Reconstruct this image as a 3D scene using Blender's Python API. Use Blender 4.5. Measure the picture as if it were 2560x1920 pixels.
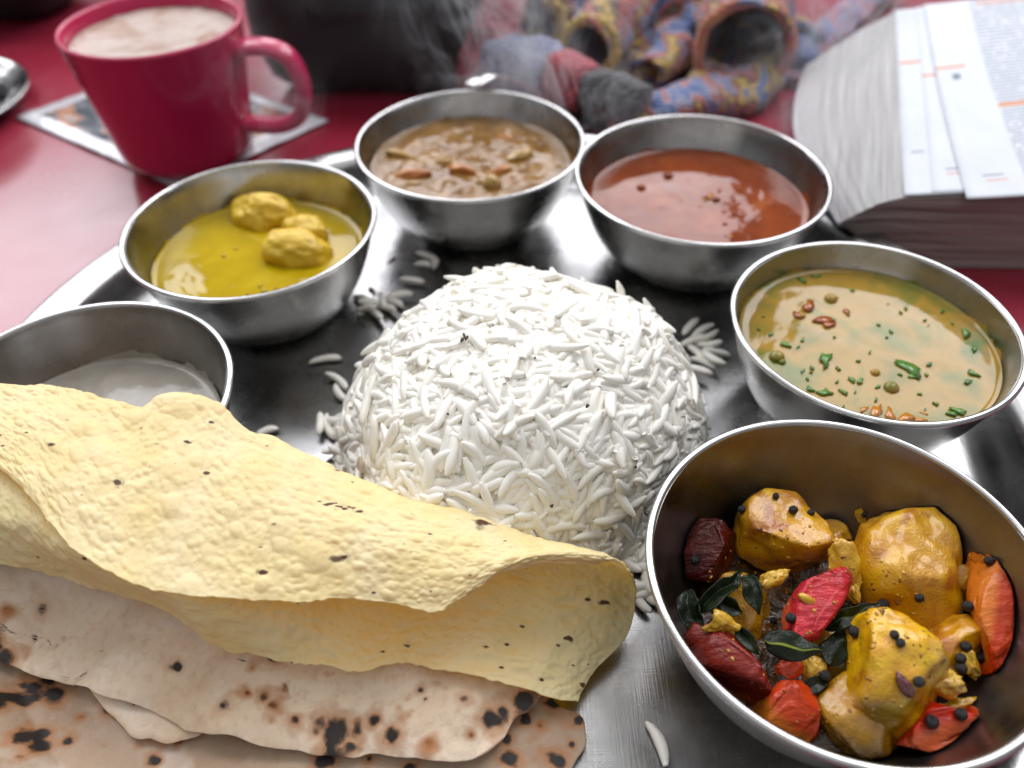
import bpy, bmesh, math, random
import numpy as np
from mathutils import Vector, Matrix
from mathutils.bvhtree import BVHTree

random.seed(7); rng = np.random.default_rng(11)
scn = bpy.context.scene
for o in list(bpy.data.objects): bpy.data.objects.remove(o)

# ------------------------------------------------------------------ camera
FPX, PITCH, ROLL, CAMZ = 1990.0, math.radians(44.54), math.radians(-0.963), 0.221
cp, sp = math.cos(PITCH), math.sin(PITCH)
R0, U0, F0 = Vector((1, 0, 0)), Vector((0, sp, cp)), Vector((0, cp, -sp))
cr, sr = math.cos(ROLL), math.sin(ROLL)
CR, CU = R0 * cr + U0 * sr, -R0 * sr + U0 * cr
cam_d = bpy.data.cameras.new('camera'); cam = bpy.data.objects.new('camera', cam_d)
scn.collection.objects.link(cam); scn.camera = cam
cam_d.sensor_width = 36; cam_d.lens = FPX / 2560 * 36; cam_d.clip_start = 0.01; cam_d.clip_end = 50
m = Matrix((CR, CU, -F0)).transposed().to_4x4(); m.translation = (0, 0, CAMZ); cam.matrix_world = m
cam_d.dof.use_dof = True; cam_d.dof.focus_distance = 0.225; cam_d.dof.aperture_fstop = 7.6

def ray(px, py):
    x, y = (px - 1280) / FPX, -(py - 960) / FPX
    return (CR * x + CU * y + F0).normalized()
def at(px, py, z):            # photograph pixel (2560 wide) on a horizontal plane at height z
    d = ray(px, py); t = (z - CAMZ) / d.z
    return Vector((d.x * t, d.y * t, z))
DS = 2560 / 2212
def ad(px, py, z): return at(px * DS, py * DS, z)

# ------------------------------------------------------------------ world and window light
w = bpy.data.worlds.new('World'); scn.world = w; w.use_nodes = True
bg = w.node_tree.nodes['Background']
bg.inputs[0].default_value = (0.93, 0.95, 1.0, 1); bg.inputs[1].default_value = 0.33
def window(name, az0, az1, el0, el1, dist, L, col):
    y = dist
    x0, x1 = y * math.tan(math.radians(az0)), y * math.tan(math.radians(az1))
    hyp = y / math.cos(math.radians((az0 + az1) / 2))
    z0, z1 = hyp * math.tan(math.radians(el0)), hyp * math.tan(math.radians(el1))
    l = bpy.data.lights.new(name, 'AREA'); l.shape = 'RECTANGLE'; l.size = x1 - x0; l.size_y = z1 - z0
    l.energy = L * math.pi * l.size * l.size_y; l.color = col
    o = bpy.data.objects.new(name, l); scn.collection.objects.link(o)
    o.location = ((x0 + x1) / 2, y, (z0 + z1) / 2)
    o.rotation_euler = (Vector((0, 0.2, 0.02)) - o.location).to_track_quat('-Z', 'Y').to_euler()
    return o
window('window_light', -50, -25.5, 23, 52, 1.7, 6.4, (0.93, 0.95, 1.0))
window('window_light', -17, 0, 15, 48, 1.7, 5.4, (0.96, 0.95, 1.0))
window('window_light', 1, 18, 15, 31.5, 1.7, 5.6, (0.96, 0.95, 1.0))
window('window_light', 22, 50, 31, 56, 1.7, 6.8, (0.96, 0.96, 1.0))
cl = bpy.data.lights.new('ceiling_light', 'AREA'); cl.shape = 'RECTANGLE'; cl.size, cl.size_y = 3.6, 2.9; cl.energy = .66 * math.pi * 3.6 * 2.9; cl.color = (1.0, .985, .96)
co_ = bpy.data.objects.new('ceiling_light', cl); COLL = scn.collection; COLL.objects.link(co_); co_.location = (0, .1, 2.0)
vs = scn.view_settings; vs.view_transform = 'Standard'; vs.look = 'None'; vs.exposure = -0.12; vs.gamma = 1
scn.render.engine = 'CYCLES'
cy = scn.cycles; cy.use_denoising = True; cy.max_bounces = 12; cy.transparent_max_bounces = 12
cy.diffuse_bounces = 9; cy.glossy_bounces = 6; cy.transmission_bounces = 6; cy.volume_bounces = 0
cy.sample_clamp_indirect = 6; cy.caustics_reflective = False; cy.caustics_refractive = False

# ------------------------------------------------------------------ mesh helpers
COL = scn.collection
def origin_of(p):
    v = Vector((0, 0, 0))
    while p is not None: v = v + p.location; p = p.parent
    return v
def outward(me):
    bm = bmesh.new(); bm.from_mesh(me); bmesh.ops.recalc_face_normals(bm, faces=bm.faces); bm.to_mesh(me); bm.free()
def obj(name, V, F, mat, parent=None, smooth=True, attrs=None, uv=None):
    V = np.asarray(V, float)
    if parent is None: off = Vector((V[:, 0].mean(), V[:, 1].mean(), V[:, 2].min()))
    else: off = origin_of(parent)
    me = bpy.data.meshes.new(name)
    me.from_pydata((V - np.array(off)).tolist(), [], F if isinstance(F, list) else F.tolist())
    if smooth: me.polygons.foreach_set('use_smooth', [True] * len(me.polygons))
    for k, a in (attrs or {}).items():
        at_ = me.attributes.new(k, 'FLOAT', 'POINT'); at_.data.foreach_set('value', np.asarray(a, np.float32))
    if uv is not None:
        l = me.uv_layers.new(name='UVMap'); idx = np.empty(len(me.loops), int); me.loops.foreach_get('vertex_index', idx)
        l.data.foreach_set('uv', np.asarray(uv, np.float32)[idx].ravel())
    me.materials.append(mat)
    if len(V) < 30000: outward(me)
    me.update()
    o = bpy.data.objects.new(name, me); COL.objects.link(o); o.parent = parent
    if parent is None: o.location = off
    return o
def tag(o, label=None, cat=None, group=None, kind=None):
    if label: o['label'] = label
    if cat: o['category'] = cat
    if group: o['group'] = group
    if kind: o['kind'] = kind
    return o
def thing(name, loc, label, cat, group=None):
    o = bpy.data.objects.new(name, None); COL.objects.link(o); o.location = loc; o.empty_display_size = 0.01
    return tag(o, label, cat, group)
def solidify(o, t, off=-1):
    s = o.modifiers.new('thickness', 'SOLIDIFY'); s.thickness = t; s.offset = off; return o
def subsurf(o, n=1):
    s = o.modifiers.new('smooth', 'SUBSURF'); s.levels = n; s.render_levels = n; return o

def _hash(i, j, k, s):
    h = (i * 374761393 + j * 668265263 + k * 2147483647 + s * 974634777) & 0xFFFFFFFF
    h = ((h ^ (h >> 13)) * 1274126177) & 0xFFFFFFFF
    return ((h ^ (h >> 16)) & 0xFFFF) / 65535.0
def vnoise(P, scale=1, seed=0):
    P = np.asarray(P, float) * scale + 100.0
    I = np.floor(P).astype(np.int64); f = P - I; f = f * f * (3 - 2 * f); out = 0
    for a in (0, 1):
        for b in (0, 1):
            for c in (0, 1):
                wgt = (f[:, 0] if a else 1 - f[:, 0]) * (f[:, 1] if b else 1 - f[:, 1]) * (f[:, 2] if c else 1 - f[:, 2])
                out = out + wgt * _hash(I[:, 0] + a, I[:, 1] + b, I[:, 2] + c, seed)
    return out * 2 - 1
def fbm(P, scale, octs=3, seed=0):
    r = 0; a = 1
    for k in range(octs): r = r + a * vnoise(P, scale * 2 ** k, seed + k); a *= 0.5
    return r
def catmull(pts, n):
    P = np.asarray(pts, float); N = len(P); u = np.linspace(0, N - 1 - 1e-9, n); i = u.astype(int); f = (u - i)[:, None]
    g = lambda k: P[np.clip(k, 0, N - 1)]
    p0, p1, p2, p3 = g(i - 1), g(i), g(i + 1), g(i + 2)
    return 0.5 * (2 * p1 + (p2 - p0) * f + (2 * p0 - 5 * p1 + 4 * p2 - p3) * f ** 2 + (3 * p1 - p0 - 3 * p2 + p3) * f ** 3)
def grid_faces(nu, nv, wrap=False):
    i, j = np.meshgrid(np.arange(nu if wrap else nu - 1), np.arange(nv - 1), indexing='ij')
    a = i * nv + j; b = ((i + 1) % nu) * nv + j
    return np.stack([a, b, b + 1, a + 1], -1).reshape(-1, 4)
def lathe(profile, n=96, c=(0, 0, 0), closed=False):
    P = np.asarray(profile, float); t = np.linspace(0, 2 * math.pi, n, endpoint=False)
    V = np.stack([np.outer(np.cos(t), P[:, 0]), np.outer(np.sin(t), P[:, 0]), np.tile(P[:, 1], (n, 1))], -1).reshape(-1, 3)
    return V + np.array(c), grid_faces(n, len(P), True)
def tube(path, rad, ns=16, flat=1.0, up=(0, 0, 1), caps=True):
    P = np.asarray(path, float); n = len(P); rad = np.broadcast_to(np.asarray(rad, float), (n,))
    T = np.gradient(P, axis=0); T /= np.linalg.norm(T, axis=1)[:, None] + 1e-12
    S = np.cross(T, np.array(up, float)); S /= np.linalg.norm(S, axis=1)[:, None] + 1e-12
    B = np.cross(S, T); t = np.linspace(0, 2 * math.pi, ns, endpoint=False)
    V = P[:, None] + (S[:, None] * np.cos(t)[None, :, None] + B[:, None] * np.sin(t)[None, :, None] * flat) * rad[:, None, None]
    V = V.reshape(-1, 3); i, j = np.meshgrid(np.arange(n - 1), np.arange(ns), indexing='ij')
    a = i * ns + j; b = i * ns + (j + 1) % ns
    F = np.stack([a, b, b + ns, a + ns], -1).reshape(-1, 4).tolist()
    if caps: F += [list(range(ns))[::-1], list(range((n - 1) * ns, n * ns))]
    return V, F
_ico = {}
def ico(sub):
    if sub not in _ico:
        bm = bmesh.new(); bmesh.ops.create_icosphere(bm, subdivisions=sub, radius=1)
        _ico[sub] = (np.array([v.co[:] for v in bm.verts]), [[v.index for v in f.verts] for f in bm.faces]); bm.free()
    V, F = _ico[sub]; return V.copy(), F

# ------------------------------------------------------------------ material helpers
class M:
    def __init__(s, name, base=(.5, .5, .5), rough=.5, metal=0, **kw):
        s.m = bpy.data.materials.new(name); s.m.use_nodes = True; s.t = s.m.node_tree
        s.b = s.t.nodes['Principled BSDF']; s.out = s.t.nodes['Material Output']
        s.set(Base_Color=(*base, 1), Roughness=rough, Metallic=metal, **kw)
        s._tc = None
    def set(s, **kw):
        for k, v in kw.items(): s.b.inputs[k.replace('_', ' ')].default_value = v
        return s
    def n(s, typ, props=None, **ins):
        nd = s.t.nodes.new('ShaderNode' + typ)
        for k, v in (props or {}).items(): setattr(nd, k, v)
        for k, v in ins.items():
            k2 = k.replace('_', ' ')
            if k2.startswith('i') and k2[1:].isdigit(): inp = nd.inputs[int(k2[1:])]
            else: inp = nd.inputs[k2]
            if isinstance(v, bpy.types.NodeSocket): s.t.links.new(v, inp)
            else: inp.default_value = v
        return nd
    def link(s, a, inp): s.t.links.new(a, s.b.inputs[inp] if isinstance(inp, str) else inp)
    def co(s, kind='Object', scale=(1, 1, 1), rot=(0, 0, 0), loc=(0, 0, 0)):
        if s._tc is None: s._tc = s.t.nodes.new('ShaderNodeTexCoord')
        mp = s.n('Mapping', Vector=s._tc.outputs[kind]); mp.inputs['Scale'].default_value = scale
        mp.inputs['Rotation'].default_value = rot; mp.inputs['Location'].default_value = loc
        return mp.outputs[0]
    def noise(s, scale, detail=3, co=None, rough=.55, dist=0):
        return s.n('TexNoise', Scale=scale, Detail=detail, Roughness=rough, Distortion=dist, Vector=co or s.co()).outputs[0]
    def voro(s, scale, co=None, feature='F1', rnd=1.0, out=0):
        return s.n('TexVoronoi', {'feature': feature}, Scale=scale, Randomness=rnd, Vector=co or s.co()).outputs[out]
    def ramp(s, fac, stops):
        r = s.n('ValToRGB', Fac=fac); e = r.color_ramp.elements
        while len(e) < len(stops): e.new(0.5)
        for el, (p, c) in zip(e, stops):
            el.position = p; el.color = (*c, 1) if isinstance(c, tuple) else (c, c, c, 1)
        return r.outputs[0]
    def mix(s, fac, a, b, mode='MIX'):
        nd = s.t.nodes.new('ShaderNodeMix'); nd.data_type = 'RGBA'; nd.blend_type = mode
        for v, i in ((fac, 0), (a, 6), (b, 7)):
            if isinstance(v, bpy.types.NodeSocket): s.t.links.new(v, nd.inputs[i])
            else: nd.inputs[i].default_value = (*v, 1) if isinstance(v, tuple) else v
        return nd.outputs[2]
    def math(s, op, a, b=0.0, c=0.0):
        nd = s.n('Math', {'operation': op})
        for i, v in enumerate((a, b, c)):
            if isinstance(v, bpy.types.NodeSocket): s.t.links.new(v, nd.inputs[i])
            else: nd.inputs[i].default_value = v
        return nd.outputs[0]
    def attr(s, name): return s.n('Attribute', {'attribute_name': name}).outputs['Fac']
    def bump(s, h, strength=.3, dist=.001, prev=None):
        b = s.n('Bump', Height=h, Strength=strength, Distance=dist)
        if prev is not None: s.t.links.new(prev, b.inputs['Normal'])
        s.t.links.new(b.outputs[0], s.b.inputs['Normal']); return b.outputs[0]
    def base(s, c): s.link(c, 'Base Color'); return s
    def rough(s, c): s.link(c, 'Roughness'); return s

def steel(name, rings=True, lo=.14, hi=.40, base=(.40, .395, .385), scr=1.0):
    k = M(name, base, .25, 1.0)
    n1 = k.noise(45, 4); k.rough(k.ramp(n1, [(.3, lo), (.75, hi)]))
    k.base(k.mix(k.ramp(k.noise(130, 4), [(.35, 0.0), (.8, 1.0)]), tuple(b * .82 for b in base), base))
    if rings: h = k.noise(1.0, 3, k.co(scale=(25, 25, 2600)))
    else:
        a = k.noise(1.0, 2, k.co(scale=(60, 2600, 60), rot=(0, 0, .5))); b = k.noise(1.0, 2, k.co(scale=(1900, 50, 60), rot=(0, 0, .2)))
        h = k.math('ADD', a, b)
    k.bump(h, .05 * scr, .0006)
    return k.m
MAT_BOWL = steel('bowl_steel'); MAT_PLATE = steel('plate_steel', False, .18, .40, (.45, .448, .445), 1.5)
MAT_REFL_DARK = steel('dark_reflection_steel', True, .20, .44, (.27, .255, .24))  # oil film roughness; colour darkened to carry the near bowl's dark reflections
MAT_RIM = steel('rim_steel', True, .12, .22, (.56, .555, .55), .4)

# ------------------------------------------------------------------ table
tb = M('red_laminate', (.32, .010, .030), .22, Coat_Weight=.45, Coat_Roughness=.16)
tb.base(tb.mix(tb.ramp(tb.noise(9, 4), [(.3, 0.0), (.7, 1.0)]), (.24, .014, .032), (.30, .024, .050)))
tb.rough(tb.ramp(tb.noise(30, 4), [(.3, .2), (.7, .3)])); tb.bump(tb.noise(900, 2), .06, .0004)
tv = []
for x in (-1.3, 1.3):
    for y in (-.25, 1.25):
        for z in (-.03, 0): tv.append((x, y, z))
o = obj('table', tv, [[0, 1, 3, 2], [4, 6, 7, 5], [0, 4, 5, 1], [2, 3, 7, 6], [1, 5, 7, 3], [0, 2, 6, 4]], tb.m, smooth=False)
tag(o, kind='structure')

# ------------------------------------------------------------------ thali plate
PC = (-.005, .205, .0)
prof = [(0.0001, .0030), (.06, .0030), (.12, .0030), (.155, .0030), (.163, .0032), (.169, .0045), (.1735, .0078), (.177, .0130), (.1795, .0172), (.182, .0190), (.186, .0196), (.1905, .0198),
        (.1925, .0196), (.1935, .0186), (.1930, .0176), (.1915, .0172), (.186, .0180), (.1815, .0172), (.1785, .0128), (.175, .0070), (.170, .0030), (.163, .0012), (.155, .0006), (.0001, .0006)]
pd = []
for a, b in zip(prof[:-1], prof[1:]): pd += [tuple(np.array(a) * (1 - t) + np.array(b) * t) for t in (0, .5)]
V, F = lathe(pd + [prof[-1]], 200)
plate = thing('thali_plate', PC, 'large round stainless steel thali plate with flat rim under all the bowls', 'plate')
obj('dish', V + np.array(PC), F, MAT_PLATE, plate)
ZP = .0030

# ------------------------------------------------------------------ steel bowls
BOWLS = {'A': (-.0173, .3370, .0515), 'B': (.0824, .3044, .0531), 'C': (-.1029, .2718, .0487),
         'D': (.1226, .2047, .0466), 'E': (.0842, .1103, .0498), 'F': (-.1365, .1743, .0476)}
BH = .043
BP = [(.0, .0), (.30, .0), (.47, .0004), (.56, .0022), (.66, .0060), (.755, .0115), (.835, .0180), (.90, .0255), (.950, .0330), (.982, .0395), (.995, .0420)]
def r_in(R, z):                # inner radius at height z above the plate
    zz = [p[1] + .0009 for p in BP]; rr = [p[0] * R - .0008 for p in BP]
    return float(np.interp(z, zz, rr))
def bowl(key, label, notch=None):
    x, y, R = BOWLS[key]
    t = thing('steel_bowl', (x, y, ZP), label, 'bowl', 'steel bowls standing round the thali plate')
    P = catmull([(p[0] * R, p[1]) for p in BP], 48)
    inner = P.copy(); inner[:, 0] = np.maximum(inner[:, 0] - .0008, 0.0001); inner[:, 1] += .0009
    prof = np.concatenate([P, inner[::-1][1:]]); prof[:, 0] = np.maximum(prof[:, 0], 0.0001)
    V, F = lathe(prof, 128, (x, y, ZP)); dn = .00028 * vnoise(V * np.array((1, 1, .6)), 45, ord(key)) * np.clip((V[:, 2] - ZP) / .01, 0, 1); V[:, 0] += dn * (V[:, 0] - x) / R; V[:, 1] += dn * (V[:, 1] - y) / R
    obj('bowl_wall', V, F, MAT_REFL_DARK if key == 'E' else MAT_BOWL, t)
    c = [(R * .995 + .0002 + .00115 * math.cos(a), .0424 + .0010 * math.sin(a)) for a in np.linspace(0, 2 * math.pi, 15)]
    V, F = lathe(c, 160, (x, y, ZP)); obj('rolled_rim', V, F, MAT_RIM, t)
    return t
bowl('A', 'steel bowl of brown vegetable stew at the back of the plate')
bowl('B', 'steel bowl of smooth red-orange soup beside the open book')
bowl('C', 'steel bowl of yellow curry with dumplings in front of the mug')
bowl('D', 'steel bowl of pale broth with green herbs at the right')
bowl('E', 'steel bowl of potato and tomato curry nearest at the right')
bowl('F', 'steel bowl of thin whitish liquid partly hidden behind the papad')

# ------------------------------------------------------------------ liquids in the bowls
def liquid(name, key, z, mat, label, cat, seed=0, amp=.00012):
    x, y, R = BOWLS[key]; rl = r_in(R, z - ZP) - .0001
    nr, nt = 46, 120
    rr = np.linspace(0, 1, nr) ** .8 * rl; t = np.linspace(0, 2 * math.pi, nt, endpoint=False)
    X = np.outer(np.cos(t), rr); Y = np.outer(np.sin(t), rr)
    Z = np.tile(.0009 * np.exp(-(rl - rr) / .0011), (nt, 1))
    P = np.stack([X, Y, Z], -1).reshape(-1, 3); P[:, 2] += amp * fbm(P, 110, 3, seed) * np.clip((rl - np.hypot(P[:, 0], P[:, 1])) / .006, 0, 1)
    o = tag(obj(name, P + np.array((x, y, z)), grid_faces(nt, nr, True), mat.m), label, cat)
    ns_ = 220; t = np.linspace(0, 2 * math.pi, ns_, endpoint=False); C3 = np.stack([np.cos(t), np.sin(t), t * 0], -1)
    hh = np.clip(.0006 + .0016 * fbm(C3, 3, 3, seed + 20) + .0009 * vnoise(C3, 22, seed + 3), .0001, .006); W = []
    for q in (0.0, .5, 1.0):
        zz = z - .0008 + q * (hh + .0012); rr_ = np.array([r_in(R, a - ZP) for a in zz]) - .00022 * (1 - q); W.append(np.stack([x + rr_ * np.cos(t), y + rr_ * np.sin(t), zz], -1))
    obj('wall_smear', np.stack(W, 1).reshape(-1, 3), grid_faces(ns_, 3, True), mat.m, o)
    return o
def soup_mat(name, stops, scale, rough=.06, bump=.12, **kw):
    k = M(name, (.5, .4, .2), rough, 0, IOR=1.38, Subsurface_Weight=.15, Subsurface_Radius=(0.00180, 0.00120, 0.00060), **kw)
    k.base(k.ramp(k.noise(scale, 5, dist=.6), stops)); k.bump(k.noise(420, 3), bump, .0004)
    k.rough(k.ramp(k.noise(70, 4), [(.3, rough * .6), (.75, rough * 2)]))
    return k
m_brown = soup_mat('brown_stew', [(.3, (.15, .07, .012)), (.55, (.25, .13, .035)), (.75, (.36, .20, .065))], 90, .05, .35)
m_red = soup_mat('red_soup', [(.3, (.15, .022, .002)), (.6, (.24, .045, .004)), (.8, (.34, .09, .012))], 55, .04, .05)
m_yellow = soup_mat('yellow_curry', [(.3, (.36, .24, .002)), (.55, (.45, .31, .004)), (.8, (.53, .38, .014))], 50, .035, .05)
m_green = soup_mat('herb_broth', [(.26, (.06, .12, .014)), (.38, (.18, .165, .024)), (.50, (.34, .20, .026)), (.60, (.26, .17, .024)), (.72, (.08, .14, .018))], 42, .04, .06)
m_white = soup_mat('whitish_kheer', [(.3, (.28, .25, .21)), (.6, (.36, .33, .28)), (.8, (.46, .42, .37))], 70, .08, .2)
LZ = {'A': .0335, 'B': .0310, 'C': .0290, 'D': .0358, 'F': .0255}
stew = liquid('vegetable_stew', 'A', LZ['A'], m_brown, 'brown stew with orange vegetable pieces in the back bowl', 'stew', 1, .0008)
redsoup = liquid('red_soup', 'B', LZ['B'], m_red, 'smooth red-orange soup with a few bubbles in its steel bowl', 'soup', 2)
ycurry = liquid('yellow_curry', 'C', LZ['C'], m_yellow, 'bright yellow curry sauce around pale dumplings in its bowl', 'curry', 3)
broth = liquid('herb_broth', 'D', LZ['D'], m_green, 'pale cloudy broth flecked with chopped green herbs', 'soup', 4)
kheer = liquid('milky_liquid', 'F', LZ['F'], m_white, 'thin whitish milky liquid in the bowl behind the papad', 'milk pudding', 5)

def chunk(px, py, z, hx, hy, hd, mat, name, seed, rot=0.0, cuts=5, amp=.16, sub=5, tilt=0.0, parent=None, raw=False, taper=0.0, fine=.05):
    """uneven lump of food; hx, hy, hd are its half sizes in metres across, up and deep as the lens sees it"""
    V, F = ico(sub); r = np.random.default_rng(seed)
    n = V / np.linalg.norm(V, axis=1)[:, None]
    for _ in range(cuts):
        d = r.normal(size=3); d /= np.linalg.norm(d); h = r.uniform(.55, .8); s = V @ d
        V = V - np.where(s > h, (s - h) * .88, 0)[:, None] * d
    V = V + n * (amp * fbm(V, 1.3, 3, seed) + fine * vnoise(V, 5, seed + 9) + fine * .5 * vnoise(V, 11, seed + 4) + fine * .35 * np.abs(vnoise(V, 21, seed + 6)))[:, None]
    V = V / np.abs(V).max(0)
    if taper: V[:, 0] *= 1 + taper * V[:, 1]
    V = V * np.array([hx, hy, hd])
    c, s_ = math.cos(rot), math.sin(rot); V[:, :2] = V[:, :2] @ np.array([[c, s_], [-s_, c]])
    B = np.array([CR, CU, -F0]); W = V @ B + np.array(at(px, py, z))
    if raw: return W, F
    return obj(name, W, F, mat.m, parent)
S1 = .000116                     # metres for one photograph pixel at the near bowl

# dumplings in the yellow curry
dm = M('dumpling', (.6, .36, .04), .45, Coat_Weight=.15, Coat_Roughness=.2, Subsurface_Weight=.3, Subsurface_Radius=(0.00150, 0.00090, 0.00030))
dm.base(dm.ramp(dm.noise(160, 4), [(.3, (.56, .33, .006)), (.6, (.68, .46, .02)), (.8, (.78, .58, .08))]))
dm.bump(dm.noise(420, 5), .45, .0012)
S2 = .000176
for (px, py, hx, hy, rot, sd, lab) in [(670, 540, 80, 50, -.25, 3, 'rounded yellow dumpling farthest back in the yellow curry'),
                                   (770, 588, 55, 42, -.5, 5, 'yellow dumpling at the right between the other two in yellow curry'),
                                   (742, 634, 72, 50, -.1, 8, 'yellow dumpling nearest the front rim of the yellow curry bowl')]:
    tag(chunk(px, py, LZ['C'] + .0005, hx * S2 * 1.18, hy * S2 * 1.22, hy * S2 * 1.2, dm, 'dumpling', sd, rot, 2, .15, fine=.03), lab, 'dumpling', 'dumplings in the yellow curry')

# vegetable pieces in the brown stew
cm = M('stew_carrot', (.5, .16, .02), .25, Coat_Weight=.5); cm.base(cm.ramp(cm.noise(200, 3), [(.3, (.42, .12, .012)), (.7, (.58, .22, .03))]))
pm = M('stew_potato', (.5, .32, .09), .25, Coat_Weight=.5); pm.base(pm.ramp(pm.noise(200, 3), [(.3, (.38, .20, .04)), (.7, (.55, .36, .10))]))
S3 = .00020
for (px, py, hx, hy, rot, sd, mt, lab) in [
        (1025, 440, 52, 17, .15, 1, cm, 'orange carrot strip at the left front of the brown stew'),
        (1165, 434, 45, 16, -.3, 2, cm, 'orange carrot piece in the middle front of the brown stew'),
        (1245, 432, 36, 13, .3, 3, cm, 'orange carrot piece right of the middle one in the stew'),
        (1228, 462, 26, 22, .2, 4, pm, 'pale yellow potato bit at the front of the brown stew'),
        (1010, 390, 46, 12, -.25, 5, pm, 'thin brown vegetable strip at the left edge of the stew'),
        (1110, 410, 26, 13, .1, 6, pm, 'small yellowish vegetable bit in the middle of the stew'),
        (1300, 398, 36, 18, .35, 7, pm, 'light brown vegetable piece at the right of the stew'),
        (1030, 462, 22, 9, 0, 9, pm, 'small pale bit near the front rim of the stew bowl'),
        (1262, 345, 26, 8, -.1, 10, cm, 'dark vegetable sliver at the back of the stew')]:
    tag(chunk(px, py, LZ['A'] - .0008, hx * S3, hy * S3 * 1.1, hy * S3 * 1.3, mt, 'vegetable_piece', sd, rot, 3, .15, 3), lab, 'vegetable', 'vegetable pieces in the brown stew')

# herbs, bubbles and oil on the broth and the red soup
hm = M('chopped_herb', (.05, .13, .015), .3, Coat_Weight=.4); hm.base(hm.ramp(hm.noise(500, 2), [(.3, (.030, .11, .008)), (.7, (.12, .28, .03))]))
def flake(px, py, key, size, mat, name, parent, seed, asp=.6, z=None, lift=1.0):
    dz = .0003 if lift > .06 else .00002
    r = np.random.default_rng(seed); n = 11; c = at(px, py, (LZ[key] if z is None else z) + dz)
    t = np.linspace(0, 2 * math.pi, n, endpoint=False); a = r.uniform(0, 6.3)
    rad = size * (1 + .35 * np.sin(3 * t + r.uniform(0, 6)) * r.uniform(.3, 1) + .15 * r.normal(size=n))
    x, y = rad * np.cos(t), rad * np.sin(t) * asp; X = x * math.cos(a) - y * math.sin(a); Y = x * math.sin(a) + y * math.cos(a)
    zz = r.uniform(-.2, .3, n) * size * .5 * lift
    top = np.stack([X, Y, zz + .0003], -1); bot = np.stack([X * .9, Y * .9, zz - .0003], -1)
    V = np.concatenate([top, bot, [[0, 0, .0003 + size * .15 * lift]], [[0, 0, -.0004]]]) + np.array(c)
    F = [[i, (i + 1) % n, 2 * n] for i in range(n)] + [[n + (i + 1) % n, n + i, 2 * n + 1] for i in range(n)] + [[i, n + i, n + (i + 1) % n, (i + 1) % n] for i in range(n)]
    return obj(name, V, F, mat.m, parent)
for i, (px, py, s) in enumerate([(2275, 922, 27), (2280, 942, 8), (2065, 898, 22), (2096, 922, 7), (2130, 950, 9), (2150, 953, 9), (2060, 983, 14), (2064, 978, 8), (2110, 981, 9), (1927, 836, 6),
        (1965, 862, 12), (2007, 850, 7), (1996, 866, 5), (2324, 912, 7), (2265, 770, 6), (2415, 833, 17), (2437, 873, 9), (2432, 933, 12), (2397, 1028, 15), (2380, 1035, 10), (2025, 973, 9), (2355, 778, 7),
        (1896, 822, 5), (2175, 880, 5), (2228, 830, 5), (2005, 700, 14), (2040, 690, 10), (2420, 955, 10), (2190, 1000, 5), (2340, 1010, 6), (2300, 985, 5)]):
    flake(px, py, 'D', s * .000165, hm, 'herb_flake', broth, 100 + i, .5, lift=.2)
bx_, by_, bR_ = BOWLS['D']
for i in range(24):
    a_, q_ = random.uniform(0, 6.28), math.sqrt(random.random()) * .90
    P_ = Vector((bx_ + math.cos(a_) * q_ * r_in(bR_, LZ['D'] - ZP), by_ + math.sin(a_) * q_ * r_in(bR_, LZ['D'] - ZP), 0))
    d_ = Vector((P_.x, P_.y, LZ['D'] - CAMZ)); zc = d_.dot(F0); flake(1280 + FPX * d_.dot(CR) / zc, 960 - FPX * d_.dot(CU) / zc, 'D', random.uniform(.0004, .0011), hm, 'herb_flake', broth, 500 + i, .5, lift=.1)
rm = M('chilli_bit', (.30, .05, .01), .2, Coat_Weight=.6); rm.base(rm.ramp(rm.noise(400, 2), [(.3, (.22, .03, .005)), (.7, (.45, .12, .02))]))
om = M('orange_oil', (.48, .17, .015), .08, Coat_Weight=.5)
for i, (px, py, s) in enumerate([(2023, 765, 30), (2060, 800, 28), (1995, 788, 18), (2116, 779, 14), (2075, 812, 20)]): flake(px, py, 'D', s * .00013, rm, 'chilli_piece', broth, 200 + i, .5, lift=.15)
for i, (px, py, s) in enumerate([(2190, 1030, 26), (2225, 1038, 22), (2265, 1045, 24), (2300, 1050, 14), (2160, 1024, 12), (2310, 1035, 8)]): flake(px, py, 'D', s * .00014, om, 'oil_fleck', broth, 240 + i, .45, lift=.05)
bub = M('bubble_film', (.34, .25, .05), .06, Coat_Weight=.5); bubr = M('red_bubble_film', (.36, .09, .015), .06, Coat_Weight=.5)
def bubble(px, py, key, r, mat, parent):
    mat = {'D': m_green, 'B': m_red, 'C': m_yellow}[key]
    c = np.array(at(px, py, LZ[key])); P = [(r * math.cos(a), r * .75 * math.sin(a)) for a in np.linspace(-.15, math.pi / 2 - .01, 9)]
    V, F = lathe(P, 20, c); obj('bubble', V, F, mat.m, parent)
for px, py, s in [(2188, 932, 11), (2228, 970, 17), (1942, 893, 18), (2077, 748, 16), (2005, 790, 9), (1955, 905, 9), (2150, 957, 6), (2090, 745, 6)]: bubble(px, py, 'D', s * .000150, bub, broth)
for px, py, s in [(1603, 470, 13), (1670, 440, 14), (1765, 495, 9), (1790, 500, 11), (1812, 560, 6), (1880, 474, 4), (1922, 468, 4), (1850, 473, 4), (1938, 512, 6), (1975, 537, 5), (1908, 525, 4), (1828, 598, 5), (1815, 590, 4), (1835, 535, 6), (1990, 470, 4)]: bubble(px, py, 'B', s * .00017, bubr, redsoup)
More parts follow.
